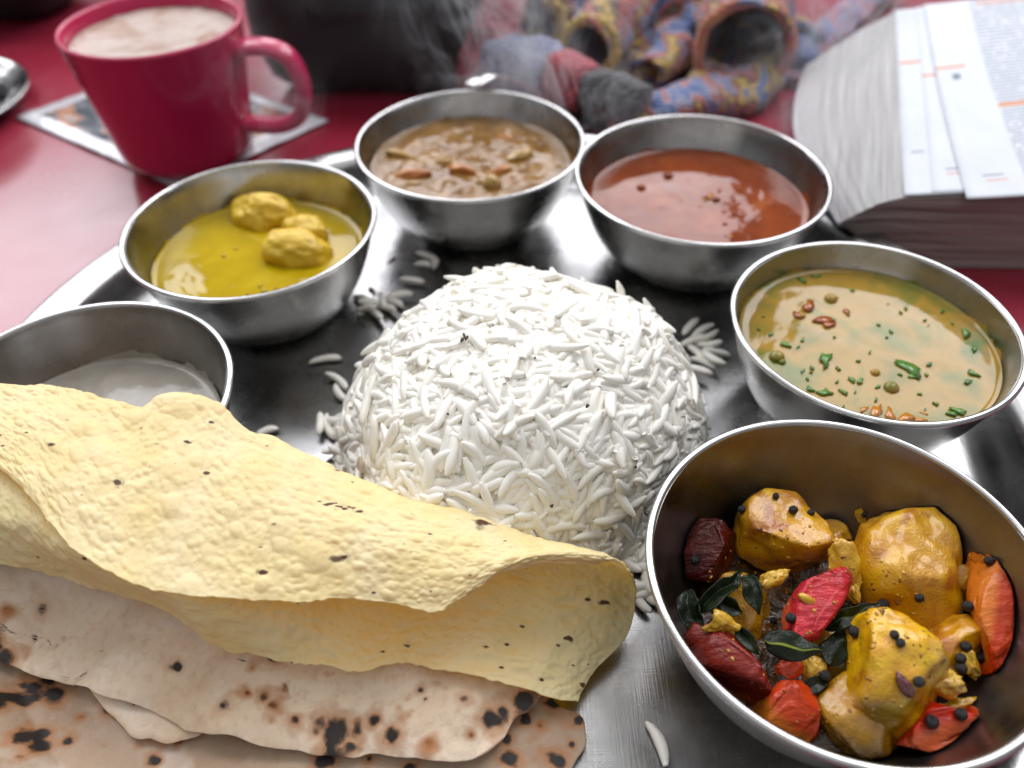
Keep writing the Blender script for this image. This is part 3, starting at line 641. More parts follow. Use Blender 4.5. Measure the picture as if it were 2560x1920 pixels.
oil = M('curry_oil', (.16, .07, .008), .2, Coat_Weight=.3); oil.base(oil.ramp(oil.noise(200, 4), [(.3, (.012, .007, .003)), (.55, (.08, .030, .004)), (.72, (.22, .09, .008)), (.8, (.30, .15, .02))])); oil.bump(oil.noise(350, 4), .6, .002)
ex, ey_, eR = BOWLS['E']
V, F = lathe(catmull([(0.0001, .0100), (.010, .0100), (.020, .0096), (.028, .0092), (.034, .0088), (.0385, .0082), (.0400, .0070)], 40), 140, (ex, ey_, ZP)); V[:, 2] += .0022 * fbm(V, 130, 4, 3) + .0012 * np.abs(vnoise(V, 420, 5))
rad_ = np.hypot(V[:, 0] - ex, V[:, 1] - ey_); lim = np.array([r_in(eR, max(z - ZP, .001)) - .0006 for z in V[:, 2]]); k_ = np.minimum(1, lim / np.maximum(rad_, 1e-6)); V[:, 0] = ex + (V[:, 0] - ex) * k_; V[:, 1] = ey_ + (V[:, 1] - ey_) * k_
tag(obj('spice_oil', V, F, oil.m), 'dark oily spice puddle at the bottom of the potato curry bowl', 'sauce')
def keep_in(o, grow=.0006):   # nudge a piece so that it stays inside the steel wall
    w_ = np.array([(v.co + o.location)[:] for v in o.data.vertices]); 
    r_ = np.hypot(w_[:, 0] - ex, w_[:, 1] - ey_); lim = np.array([r_in(eR, max(z - ZP, .0012)) - grow for z in w_[:, 2]])
    k_ = np.minimum(1, lim / np.maximum(r_, 1e-6)); zf = np.maximum(w_[:, 2], ZP + .0016)
    for v, a, k2, z in zip(o.data.vertices, w_, k_, zf):
        v.co.x = ex + (a[0] - ex) * k2 - o.location.x; v.co.y = ey_ + (a[1] - ey_) * k2 - o.location.y; v.co.z = z - o.location.z
    o.data.update(); return o
food = []
GP = 'potato pieces in the near curry bowl'
for (px, py, z, hx, hy, hd, rot, sd, mt, tp_, lab) in [
        (1955, 1335, .024, 116, 100, 100, -.05, 11, pa, -.15, 'browned potato chunk at the back left of the potato curry'),
        (2268, 1420, .022, 124, 145, 115, .05, 12, pa, -.08, 'largest smooth potato chunk at the back right of the curry'),
        (2235, 1680, .0245, 108, 140, 95, .30, 33, pc, .0, 'bright yellow potato chunk in front with a purple shred on it'),
        (2375, 1625, .019, 84, 78, 80, .3, 14, pa, 0, 'browned potato chunk right behind the bright yellow one'),
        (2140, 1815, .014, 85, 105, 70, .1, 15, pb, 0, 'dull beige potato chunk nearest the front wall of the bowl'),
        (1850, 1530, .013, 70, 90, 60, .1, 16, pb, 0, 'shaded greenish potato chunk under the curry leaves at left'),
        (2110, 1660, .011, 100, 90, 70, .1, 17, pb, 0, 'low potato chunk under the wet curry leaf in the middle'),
        (2398, 1462, .023, 36, 50, 34, .0, 18, pb, 0, 'small pale potato bit beside the orange tomato strip'),
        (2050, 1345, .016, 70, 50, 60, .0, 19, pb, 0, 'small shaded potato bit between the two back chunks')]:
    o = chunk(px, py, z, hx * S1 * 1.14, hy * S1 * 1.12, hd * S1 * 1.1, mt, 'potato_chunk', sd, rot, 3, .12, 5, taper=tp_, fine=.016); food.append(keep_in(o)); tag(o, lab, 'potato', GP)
onm = potato_mat('fried_onion', (.50, .24, .008), (.64, .38, .02), (.72, .50, .06), .35)
for (px, py, z, hx, hy, hd, rot, sd, lab) in [
        (1932, 1449, .0250, 48, 22, 18, .55, 51, 'curled yellow onion piece left of the pink tomato strip'),
        (1802, 1560, .0265, 48, 30, 12, -.25, 52, 'pale onion chip lying on the left red tomato'),
        (2113, 1415, .0285, 42, 84, 26, .22, 53, 'ragged browned onion shred between the two back potato chunks'),
        (2435, 1362, .0260, 36, 30, 28, .3, 54, 'brown onion knob at the top of the orange tomato strip'),
        (2358, 1706, .0240, 46, 38, 30, .1, 55, 'light brown onion piece right of the bright yellow potato'),
        (2034, 1674, .0200, 34, 44, 22, -.1, 56, 'yellow onion piece under the tip of the curry leaf'),
        (2130, 1478, .0245, 20, 40, 16, .5, 57, 'thin tan onion strip behind the pink tomato strip'),
        (2168, 1262, .0200, 18, 38, 12, .3, 58, 'thin shaded onion strip against the back wall of the bowl'),
        (2425, 1660, .0240, 24, 40, 20, .3, 59, 'pale onion bit behind the front right red tomato'),
        (2400, 1760, .0200, 52, 16, 16, .12, 60, 'thin onion sliver on top of the front right red tomato')]:
    o = chunk(px, py, z, hx * S1, hy * S1, hd * S1, onm, 'onion_piece', sd, rot, 4, .32, 4, fine=.08); food.append(keep_in(o)); tag(o, lab, 'onion', 'fried onion pieces in the near curry bowl')

def tomato_mat(name, skin, flesh, wr=.4):
    k = M(name, skin, .30, Coat_Weight=.15, Coat_Roughness=.05, Specular_IOR_Level=.3, Subsurface_Weight=.2, Subsurface_Radius=(0.00120, 0.00036, 0.00015))
    a = k.attr('flesh'); sk = k.ramp(k.noise(120, 4), [(.3, tuple(s * .55 for s in skin)), (.7, skin)]); fl = k.ramp(k.noise(260, 4), [(.3, tuple(s * .7 for s in flesh)), (.7, flesh)])
    k.base(k.mix(k.ramp(a, [(.35, 0.0), (.65, 1.0)]), sk, fl)); bn = k.bump(k.noise(160, 4, k.co(scale=(1, 2.5, 1))), wr, .0025); k.bump(k.noise(900, 3), .25, .0005, bn)
    return k
def tomato(px0, py0, px1, py1, z0, z1, width, thick, mat, seed, label, arch=.25, skin=1, curl=.5):
    """bent slab from one pixel end to the other; skin on one long face or edge, flesh elsewhere"""
    A, B = np.array(at(px0, py0, z0)), np.array(at(px1, py1, z1)); ax = B - A; Ln_ = np.linalg.norm(ax); ax /= Ln_
    vd = -np.array(ray((px0 + px1) / 2, (py0 + py1) / 2)); sd_ = np.cross(ax, vd); sd_ /= np.linalg.norm(sd_); up_ = np.cross(sd_, ax)
    if up_ @ vd < 0: up_ = -up_
    V, F = ico(5); Q = np.sign(V) * np.abs(V) ** .45; Q = Q / np.abs(Q).max(0)
    r = np.random.default_rng(seed); Q = Q + .13 * np.stack([fbm(V, 2.2, 3, seed + k) for k in range(3)], -1) + .05 * np.abs(vnoise(V * np.array((1, 3.0, 1)), 4, seed + 8))[:, None] * V
    for k_ in range(4):
        d_ = np.array((r.choice([-1, 1]) * r.uniform(.5, 1), r.choice([-1, 1]) * r.uniform(.5, 1), r.normal() * .5)); d_ /= np.linalg.norm(d_); h_ = r.uniform(.62, .92); g_ = Q @ d_; Q = Q - np.where(g_ > h_, (g_ - h_) * .95, 0)[:, None] * d_
    s, w_, t = Q[:, 0], Q[:, 1], Q[:, 2]
    wd = width * (1 - .16 * np.abs(s) ** 3)
    pos = A + np.outer((s + 1) / 2 * Ln_, ax) + np.outer(w_ * wd, sd_) + np.outer(t * thick - arch * Ln_ * s ** 2 * .35 - curl * width * w_ ** 2 * .5 + arch * Ln_ * .1, up_)
    fl = np.clip((w_ if skin == 2 else -w_ if skin == 3 else -t) * .9 + .5 + .15 * fbm(V, 3, 2, seed), 0, 1) if skin else np.ones(len(V))
    o = obj('tomato_piece', pos, F, mat.m, attrs={'flesh': fl}); food.append(keep_in(o)); return tag(o, label, 'tomato', 'tomato pieces in the near curry bowl')
tdark = tomato_mat('dark_tomato', (.10, .006, .003), (.16, .03, .006), 1.0); tpink = tomato_mat('pink_tomato', (.62, .022, .035), (.66, .09, .035), .5)
tred = tomato_mat('red_tomato', (.26, .010, .001), (.46, .09, .01), .5); tora = tomato_mat('orange_tomato', (.60, .045, .002), (.64, .17, .012), .35); tbri = tomato_mat('bright_tomato', (.70, .022, .002), (.62, .11, .03), .25)
tomato(1715, 1310, 1800, 1465, .022, .016, .0105, .0050, tdark, 1, 'dark maroon wrinkled tomato skin at the far left of the curry', .25)
tomato(2100, 1415, 1975, 1590, .029, .0255, .0058, .0036, tpink, 2, 'pink tomato strip standing in the middle of the curry', .1, 1, .3)
tomato(1725, 1580, 1925, 1745, .019, .0185, .0070, .0060, tred, 3, 'long red-brown tomato piece along the left wall of the bowl', .12)
tomato(1915, 1740, 2020, 1845, .0185, .013, .0090, .0055, tora, 4, 'soft tomato piece with peeling skin at the front left', .2, 2)
tomato(2500, 1375, 2462, 1665, .034, .0245, .0064, .0045, tora, 5, 'orange-red tomato strip leaning on the right wall', .15, 2)
tomato(2235, 1850, 2480, 1790, .0185, .0205, .0066, .0048, tbri, 6, 'bright red tomato wedge at the front right of the curry', .10, 2, .2)
tomato(1950, 1690, 2000, 1655, .0195, .0205, .0026, .0020, tora, 7, 'tiny orange tomato scrap beside the curry leaf tip', .1)
tomato(2115, 1745, 2170, 1700, .011, .013, .0050, .0035, tdark, 8, 'shaded dark tomato bit under the front potato', .1)

lm = M('curry_leaf', (.02, .05, .008), .30, Specular_IOR_Level=.22)
lm.base(lm.mix(lm.ramp(lm.attr('rib'), [(.5, 0.0), (.9, 1.0)]), lm.ramp(lm.noise(200, 3), [(.3, (.003, .006, .002)), (.7, (.011, .020, .005))]), (.30, .36, .05)))
lm.bump(lm.noise(500, 3), .5, .0008)
def leaf(px0, py0, px1, py1, z0, z1, width, seed, label, fold=.5, bend=.2, roll=0.0, rib=.35):
    A, B = np.array(at(px0, py0, z0)), np.array(at(px1, py1, z1)); ax = B - A; Ln_ = np.linalg.norm(ax); ax /= Ln_
    vd = -np.array(ray((px0 + px1) / 2, (py0 + py1) / 2)); sd_ = np.cross(ax, vd); sd_ /= np.linalg.norm(sd_); up_ = np.cross(sd_, ax)
    if up_ @ vd < 0: up_ = -up_
    c, s = math.cos(roll), math.sin(roll); sd_, up_ = sd_ * c + up_ * s, up_ * c - sd_ * s
    n, m_ = 26, 17; s_ = np.linspace(0, 1, n); w_ = np.linspace(-1, 1, m_); S_, W_ = np.meshgrid(s_, w_, indexing='ij'); S_, W_ = S_.ravel(), W_.ravel()
    prof = width * .62 * np.sin(np.pi * S_ ** .8) ** .8 * (1 - .25 * S_) + .0001
    P = A + np.outer(S_ * Ln_, ax) + np.outer(W_ * prof, sd_) + np.outer(np.abs(W_) * prof * fold + bend * Ln_ * np.sin(np.pi * S_), up_)
    P = P + .0009 * np.stack([vnoise(P, 300, seed + k) for k in range(3)], -1)
    o = obj('curry_leaf', P, grid_faces(n, m_), lm.m, attrs={'rib': rib * np.exp(-(W_ * 9) ** 2)}); solidify(o, .00035, 0); keep_in(o, .001)
    return tag(o, label, 'leaf', 'curry leaves in the near curry bowl')
leaf(1905, 1600, 2045, 1632, .0275, .0275, .0062, 1, 'pointed curry leaf with a pale midrib below the pink tomato', -.45, .10, rib=1.0)
leaf(2060, 1570, 2198, 1503, .0240, .0285, .0040, 2, 'slim curry leaf pointing at the largest potato chunk', .5, .05, rib=.7)
leaf(2062, 1660, 2135, 1555, .0230, .0235, .0055, 3, 'wet blistered curry leaf in the middle of the bowl', -.4, .10)
leaf(1740, 1530, 1860, 1430, .0240, .0255, .0040, 4, 'blackened curry leaf strip under the dark tomato', .9, .1)
leaf(1715, 1480, 1748, 1610, .0225, .0205, .0050, 5, 'blackened curled curry leaf against the left wall', .8, .08)
leaf(1790, 1500, 1850, 1530, .0245, .0235, .0045, 6, 'small blackened curry leaf above the onion chip', .8, .1)
leaf(1868, 1440, 1895, 1530, .0255, .0240, .0040, 7, 'dark curry leaf hanging below the back left potato', .6, .1)
leaf(1845, 1570, 1900, 1640, .0245, .0240, .0030, 8, 'narrow dark curry leaf right of the onion chip', .8, .05)
leaf(1998, 1730, 2075, 1690, .0200, .0205, .0032, 9, 'small curry leaf edge beside the seeds at the front left', .4, .08)
leaf(2085, 1545, 2150, 1530, .0200, .0215, .0045, 10, 'dark curry leaf under the slim pointed one', .4, .1)
leaf(2045, 1760, 2110, 1830, .0135, .0125, .0045, 11, 'black wilted curry leaf low in the front of the bowl', .4, .1)

dg = bpy.context.evaluated_depsgraph_get()
bvs = []
for o in food:
    bvs.append(BVHTree.FromPolygons([v.co + o.location for v in o.data.vertices], [list(p.vertices) for p in o.data.polygons]))
def hit(px, py):
    best = None
    for b in bvs:
        loc, nr, i, d = b.ray_cast(Vector((0, 0, CAMZ)), ray(px, py))
        if loc is not None and (best is None or d < best[2]): best = (loc, nr, d)
    if best is None: p = at(px, py, .013); return p, Vector((0, 0, 1))
    n = best[1]; n = n if n.dot(ray(px, py)) < 0 else -n
    return best[0], n
sm = M('mustard_seed', (.012, .011, .014), .30); sm.base(sm.ramp(sm.noise(1400, 3), [(.3, (.003, .003, .004)), (.75, (.014, .013, .017))])); sm.bump(sm.voro(2600), .5, .0003)
V, F = ico(3); SEEDM = []
for k in range(3):
    Q = V * (1 + .05 * fbm(V, 1.6, 2, k)[:, None]) * np.array((1, .96, .9)); me = bpy.data.meshes.new('mustard_seed'); me.from_pydata(Q.tolist(), [], F); me.polygons.foreach_set('use_smooth', [True] * len(me.polygons)); me.materials.append(sm.m); SEEDM.append(me)
cx = lambda x, y: (1600 + x / 1.803, 1000 + y / 1.803)
LB, LR = 'black mustard seed on the browned back left potato chunk', 'black mustard seed on the orange-red tomato strip at right'
for x, y, r, lab in [(470, 497, 24, LB), (687, 502, 25, LB), (765, 515, 20, LB), (610, 440, 20, LB), (250, 722, 25, 'black mustard seed on the dark maroon tomato'), (1098, 914, 29, 'largest black mustard seed at the tip of the slim curry leaf'),
        (1258, 887, 23, 'black mustard seed alone on the largest smooth potato'), (1495, 930, 28, LR), (1582, 725, 25, LR), (693, 988, 27, 'black mustard seed on the pink tomato strip'),
        (965, 955, 25, 'black mustard seed under the slim curry leaf'), (978, 1053, 29, 'black mustard seed between wet curry leaf and front potato'), (1145, 1062, 22, 'upper of two touching mustard seeds on the bright yellow potato'),
        (1172, 1097, 22, 'lower of two touching mustard seeds on the bright yellow potato'), (1462, 1110, 26, 'black mustard seed right of the browned potato behind the front one'), (1435, 1160, 26, 'black mustard seed on the pale onion bit'),
        (1455, 1205, 28, 'lowest black mustard seed on the pale onion bit'), (1250, 1267, 26, 'black mustard seed beside the purple shred'), (645, 1257, 24, 'black mustard seed below the curry leaf tip at the front left'),
        (838, 1180, 24, 'upper mustard seed on the small front curry leaf'), (820, 1237, 28, 'lower mustard seed on the small front curry leaf'), (1363, 1355, 25, 'black mustard seed below the light brown onion piece'),
        (1440, 1420, 29, 'right-hand mustard seed on the bright red tomato wedge'), (1312, 1455, 32, 'left-hand mustard seed on the bright red tomato wedge'), (1100, 487, 26, 'black mustard seed in the shade against the back wall'),
        (1012, 515, 16, 'small mustard seed in the shade behind the potatoes'), (600, 1000, 20, 'black mustard seed left of the pink tomato strip'), (1545, 1165, 24, 'mustard seed in the shade under the orange tomato strip')]:
    p, n = hit(*cx(x, y)); rr = r * .55 * S1 * .86
    o = bpy.data.objects.new('mustard_seed', SEEDM[random.randrange(3)]); COL.objects.link(o); o.location = p + n * rr * .55; o.scale = (rr,) * 3; o.rotation_euler = (random.uniform(0, 6), random.uniform(0, 6), 0)
    tag(o, lab, 'mustard seed', 'black mustard seeds in the near curry bowl')
cr_V, cr_F, cn = [], [], 0
for k in range(260):
    a_, q_ = random.uniform(0, 6.28), math.sqrt(random.random()) * .8
    d_ = Vector((ex + math.cos(a_) * q_ * eR * .8, ey_ + math.sin(a_) * q_ * eR * .8, .02 - CAMZ)); zc = d_.dot(F0)
    p, n = hit(1280 + FPX * d_.dot(CR) / zc, 960 - FPX * d_.dot(CU) / zc)
    V, F = ico(1); V = V * (1 + .3 * rng.normal(size=(len(V), 1))) * np.array((1.3, .8, .5)) * random.uniform(.00018, .00065); R = np.array(frame(n, random.uniform(0, 6.28), 0)); cr_V.append(V @ R.T + np.array(p)); cr_F += [[i + cn for i in f] for f in F]; cn += len(V)
crm = M('spice_crumb', (.4, .2, .02), .35, Coat_Weight=.3); crm.base(crm.ramp(crm.noise(260, 2), [(.35, (.12, .03, .004)), (.5, (.46, .22, .01)), (.62, (.62, .40, .05)), (.7, (.05, .02, .006))]))
tag(obj('spice_crumbs', np.concatenate(cr_V), cr_F, crm.m), kind='stuff')
shm = M('onion_skin', (.14, .035, .035), .35, Coat_Weight=.4); shm.bump(shm.noise(600, 3), .8, .001)
p, n = hit(*cx(1190, 1280)); V, F = ico(3); V = V * (1 + .2 * fbm(V, 2, 2, 4)[:, None]) * np.array((.0032, .0015, .0010)); R = frame(n, 0, 0)
xw = (CR * .55 - CU * .85); R = Matrix((xw - n * xw.dot(n), n.cross(xw - n * xw.dot(n)), n)); R = Matrix([v.normalized() for v in R]).transposed()
tag(obj('onion_skin_shred', V @ np.array(R).T + np.array(p + n * .0007), F, shm.m), 'purple shred of onion skin on the bright yellow potato', 'onion skin')
tag(chunk(1600 + 755 / 1.803, 1000 + 900 / 1.803, .0300, .0032, .0013, .0012, onm, 'lentil_bit', 71, -.5, 1, .1, 3), 'small yellow lentil stuck on the pink tomato strip', 'lentil')
tag(keep_in(chunk(1600 + 1620 / 1.803, 1000 + 1385 / 1.803, .0170, .0024, .0018, .0016, onm, 'lentil_bit', 72, -.2, 1, .15, 3)), 'small yellow lentil stuck on the bare right wall of the curry bowl', 'lentil')

# ------------------------------------------------------------------ mug with milky tea
mg = M('mug_pink', (.48, .016, .085), .26, Coat_Weight=.3, Coat_Roughness=.1, Subsurface_Weight=.08, Subsurface_Radius=(0.00180, 0.00030, 0.00060)); mg.bump(mg.noise(300, 2), .03, .0005)
MX, MY, MZ = -.1775, .4115, .0032
mug = thing('mug', (MX, MY, MZ), 'pinkish red mug of milky tea standing on a printed packet', 'mug')
out = catmull([(0.0001, 0), (.020, 0), (.0300, .0006), (.0345, .0045), (.0365, .012), (.0390, .030), (.0420, .050), (.0440, .0655), (.0446, .0690)], 40)
inn = catmull([(.0440, .0702), (.0420, .0685), (.0400, .055), (.037, .035), (.033, .010), (.030, .006), (.0001, .005)], 30)
V, F = lathe(np.concatenate([out, inn]), 112, (MX, MY, MZ)); obj('mug_body', V, F, mg.m, mug)
ha = math.radians(-8); hd_ = np.array((math.cos(ha), math.sin(ha), 0))
hp = catmull([hd_ * a + np.array((MX, MY, MZ + b)) for a, b in [(.041, .0585), (.050, .0600), (.060, .0598), (.0685, .0555), (.0725, .0450), (.0720, .0330), (.0670, .0235), (.0570, .0190), (.047, .0185), (.036, .0190)]], 60)
V, F = tube(hp, .0056, 20, 1.0, up=tuple(np.cross(hd_, (0, 0, 1)))); 
ctr_ = np.repeat(hp, 20, axis=0); sidev = np.cross(hd_, (0, 0, 1.)); dlt = V - ctr_; V = ctr_ + dlt * .72 + np.outer(dlt @ sidev, sidev) * .55
obj('mug_handle', V, F, mg.m, mug)
tea = M('milky_tea', (.55, .42, .34), .3, Subsurface_Weight=.2, Subsurface_Radius=(0.00150, 0.00090, 0.00060)); tea.base(tea.mix(tea.ramp(tea.noise(60, 5, dist=1), [(.45, 0.0), (.7, 1.0)]), (.50, .41, .36), (.33, .19, .12))); tea.bump(tea.noise(500, 4), .4, .001)
V, F = lathe([(.0001, .0630), (.02, .0630), (.036, .0630), (.0405, .0634)], 64, (MX, MY, MZ)); V[:, 2] += .0004 * fbm(V, 200, 3, 3)
tag(obj('milky_tea', V, F, tea.m), 'foamy milky tea with a dusting of cocoa inside the mug', 'tea')

# printed packet under the mug
pk = M('printed_packet', (.4, .4, .42), .22, Coat_Weight=.6, Coat_Roughness=.08)
uvc = pk.n('TexCoord').outputs['UV']; sx = pk.n('SeparateXYZ', Vector=uvc); eu = pk.math('MINIMUM', pk.math('MINIMUM', sx.outputs[0], pk.math('SUBTRACT', 1.0, sx.outputs[0])), pk.math('MINIMUM', sx.outputs[1], pk.math('SUBTRACT', 1.0, sx.outputs[1])))
pic = pk.ramp(pk.n('TexNoise', Scale=5.0, Detail=3.0, Vector=uvc).outputs[0], [(.35, (.02, .025, .04)), (.47, (.06, .07, .09)), (.52, (.42, .15, .05)), (.60, (.35, .30, .28)), (.68, (.05, .06, .08))])
pk.base(pk.mix(pk.ramp(eu, [(.075, 0.0), (.095, 1.0)]), (.62, .62, .66), pic)); pk.bump(pk.noise(90, 4), .5, .003)
c0_, c1_, c3_ = np.array(ad(35, 258, 0)), np.array(ad(420, 478, 0)), np.array(ad(395, 75, 0))
cR = np.array(ad(712, 265, 0)); c1_ = cR + (c0_ - cR) * .5 + np.array((.03, -.085, 0)) * .95; c3_ = c0_ + cR - c1_
n_ = 50; uu, vv_ = np.meshgrid(np.linspace(0, 1, n_), np.linspace(0, 1, n_), indexing='ij'); uu, vv_ = uu.ravel(), vv_.ravel()
P = c0_ + np.outer(uu, c1_ - c0_) + np.outer(vv_, c3_ - c0_); e_ = np.minimum(np.minimum(uu, 1 - uu), np.minimum(vv_, 1 - vv_))
P[:, 2] = .0009 + .0016 * np.clip(e_ / .09, 0, 1) + .0008 * np.abs(vnoise(P, 90, 2)) * (1 - np.clip(e_ / .13, 0, 1))
o = obj('printed_packet', P, grid_faces(n_, n_), pk.m, uv=np.c_[uu, vv_]); solidify(o, .0006, -1 if True else 1)
tag(o, 'flat glossy printed packet with silvery edges under the mug', 'packet')

# steel cup and saucer at the left edge
cup = thing('steel_cup', (-.360, .470, .0), 'stainless steel cup cut off by the left edge of the picture', 'cup')
P = catmull([(.0001, .004), (.030, .004), (.040, .008), (.047, .020), (.0520, .034), (.0535, .036), (.0520, .0365), (.0455, .021), (.0385, .010), (.0300, .006), (.0001, .006)], 60); P[:, 0] = np.maximum(P[:, 0], .0001)
V, F = lathe(P, 80, (-.360, .470, 0)); obj('cup_wall', V, F, MAT_BOWL, cup)
P = catmull([(.0001, .0006), (.045, .0006), (.054, .003), (.063, .0085), (.0645, .0095), (.063, .0105), (.053, .0055), (.045, .0032), (.0001, .0032)], 50); P[:, 0] = np.maximum(P[:, 0], .0001)
V, F = lathe(P, 80, (-.360, .470, 0)); tag(obj('steel_saucer', V, F, MAT_RIM), 'shallow steel saucer under the cup at the left edge', 'saucer')

# spoon lying on the rim behind the stew bowl
spn = thing('spoon', (.012, .405, .02), 'steel spoon lying behind the stew bowl with its handle end showing', 'spoon')
hp = catmull([(-.018, .3835, .0505), (-.013, .3900, .0512), (-.006, .3985, .0490), (.010, .4150, .0360), (.032, .4320, .012)], 40)
V, F = tube(hp, np.interp(np.linspace(0, 1, 40), [0, .1, .5, 1], [.0030, .0052, .0048, .0028]), 12, .22); obj('handle', V, F, MAT_RIM, spn)
V, F = ico(3); V = V * np.array((.019, .012, .004)) @ np.array(Matrix.Rotation(-.62, 3, 'Z')); V[:, 2] = np.where(V[:, 2] > 0, -V[:, 2] * .6, V[:, 2]); obj('spoon_bowl', V + np.array((.044, .440, .0062)), F, MAT_RIM, spn)

# ------------------------------------------------------------------ black bag behind the mug
bk = M('black_fabric', (.006, .006, .007), .6, Sheen_Weight=.05); bk.bump(bk.noise(1400, 2), .4, .0006); bk.base(bk.ramp(bk.noise(40, 4), [(.3, (.003, .003, .004)), (.75, (.009, .009, .011))]))
bag = thing('black_bag', (-.085, .55, 0), 'soft black fabric bag slumped on the table behind the mug', 'bag')
V, F = ico(5); Q = np.sign(V) * np.abs(V) ** .55; Q = Q / np.abs(Q).max(0)
Q = Q * np.array((.070, .056, .052)); Q += .004 * np.stack([fbm(Q, 26, 3, k) for k in range(3)], -1); Q[:, 0] += .25 * np.clip(Q[:, 2], 0, 1)
W = Q + np.array((-.086, .528, .0505)); W[:, 2] = np.maximum(W[:, 2], .0005); obj('bag_body', W, F, bk.m, bag)
fl_u, fl_v = np.meshgrid(np.linspace(-1, 1, 40), np.linspace(0, 1, 30), indexing='ij'); fl_u, fl_v = fl_u.ravel(), fl_v.ravel()
P = np.stack([-.074 + fl_u * .066 * (1 - .12 * fl_v), .552 - .083 * np.sin(fl_v * 1.5) , .108 - .055 * fl_v ** 2.2 + .004 * fbm(np.stack([fl_u * 3, fl_v * 3, fl_u * 0], -1), 1, 3, 5)], -1)
o = obj('bag_flap', P, grid_faces(40, 30), bk.m, bag); solidify(o, .003, 0)
hp = catmull([(-.045, .50, .012), (-.028, .495, .035), (-.012, .505, .055), (.004, .53, .075), (.010, .56, .10)], 40); V, F = tube(hp, .011, 14, .25, up=(1, 0, .2)); obj('bag_strap', V, F, bk.m, bag)
bag2 = thing('dark_pouch', (-.39, .66, 0), 'black pouch in the dark at the top left corner', 'bag')
V, F = ico(4); Q = np.sign(V) * np.abs(V) ** .6; Q = Q * np.array((.072, .05, .055)); Q += .005 * np.stack([fbm(Q, 22, 3, k + 5) for k in range(3)], -1); W = Q + np.array((-.395, .655, .05)); W[:, 2] = np.maximum(W[:, 2], .0005); obj('pouch_body', W, F, bk.m, bag2)
hp = catmull([(-.385, .600, .03), (-.345, .595, .03), (-.318, .615, .05), (-.318, .66, .06)], 30); V, F = tube(hp, .008, 12, .25); obj('pouch_strap', V, F, bk.m, bag2)

# ------------------------------------------------------------------ knitted things
def knit_mat(name, stops, scale=70, st=(60, 60, 60)):
    k = M(name, (.3, .3, .3), .85, Sheen_Weight=.4)
    k.base(k.ramp(k.noise(scale, 3, k.co(scale=(1, .55, 1)), .6, 1.2), stops)); h = k.voro(330, k.co(scale=(1, 1.0, 1)), rnd=.6); bn = k.bump(h, .9, .003); k.bump(k.noise(900, 3), .5, .001, bn)
    return k
km = knit_mat('multicolour_knit', [(.26, (.03, .032, .04)), (.38, (.06, .11, .32)), (.44, (.22, .24, .34)), (.49, (.50, .09, .06)), (.54, (.05, .05, .06)), (.59, (.62, .38, .03)), (.68, (.04, .12, .38))], 44)
kb = knit_mat('blue_red_knit', [(.30, (.05, .07, .20)), (.42, (.14, .17, .36)), (.5, (.40, .08, .08)), (.58, (.22, .25, .42)), (.7, (.45, .12, .09))], 60)
kp = knit_mat('pink_knit', [(.3, (.16, .018, .04)), (.5, (.45, .06, .10)), (.72, (.60, .14, .18))], 55); kl = knit_mat('lavender_knit', [(.3, (.08, .09, .20)), (.5, (.26, .28, .44)), (.72, (.42, .44, .58))], 60)
kr = knit_mat('red_knit', [(.3, (.28, .03, .05)), (.6, (.48, .06, .09))], 60); kd = knit_mat('dark_knit', [(.3, (.022, .022, .026)), (.7, (.075, .072, .08))], 60)
ky = knit_mat('yellow_knit', [(.3, (.05, .05, .05)), (.44, (.52, .32, .03)), (.7, (.60, .42, .08))], 60); ko = knit_mat('orange_knit', [(.3, (.10, .13, .30)), (.45, (.48, .13, .08)), (.7, (.52, .22, .10))], 60)
def knit_tube(name, path, rad, mat, parent, flat=1.0, ns=30, n=44, amp=.0034, seed=0, hollow=True, up=(0, 0, 1)):
    P = catmull(path, n); V, F = tube(P, np.interp(np.linspace(0, 1, n), np.linspace(0, 1, len(rad)), rad), ns, flat, up, caps=not hollow)
    V = V + amp * np.stack([fbm(V, 42, 4, seed + k) for k in range(3)], -1); V[:, 2] = np.maximum(V[:, 2], .001)
    o = obj(name, V, F, mat.m, parent)
    if hollow: solidify(o, .003, -1)
    return o
def knit_ring(name, c, d, r, th, mat, parent, flat=1.0, up=(0, 0, 1)):
    d = Vector(d).normalized(); s = d.cross(Vector(up)).normalized(); b = s.cross(d)
    pts = np.array([tuple(Vector(c) + s * r * math.cos(a) + b * r * flat * math.sin(a)) for a in np.linspace(0, 2 * math.pi, 49)])
    V, F = tube(pts, th, 10, 1, up=tuple(d), caps=False); V = V + .0012 * np.stack([fbm(V, 160, 2, k) for k in range(3)], -1); V[:, 2] = np.maximum(V[:, 2], .0006)
    return obj(name, V, F, mat.m, parent)
gl = thing('knitted_glove', (.145, .50, 0), 'multicoloured knitted wrist warmer with its orange-edged opening facing the camera', 'glove')
knit_tube('glove_sleeve', [(.142, .478, .029), (.147, .505, .031), (.155, .545, .033), (.165, .60, .033), (.175, .66, .03)], [.0275, .0290, .031, .032, .030], km, gl, .95, seed=2)
knit_ring('glove_cuff', (.142, .477, .029), (-.08, -1, .12), .0272, .0036, ko, gl, .95)
g2 = thing('knitted_glove', (.06, .52, 0), 'fingerless knitted glove with yellow-edged finger openings', 'glove')
knit_tube('glove_finger', [(.050, .487, .026), (.060, .507, .028), (.078, .535, .030), (.098, .57, .032)], [.0165, .0180, .020, .024], km, g2, 1.0, seed=7)
knit_ring('finger_edge', (.050, .486, .026), (-.35, -1, .15), .0165, .0034, ky, g2)
knit_tube('glove_finger', [(.020, .533, .026), (.032, .550, .030), (.055, .575, .034), (.085, .60, .036)], [.0165, .018, .021, .024], km, g2, 1.0, seed=9)
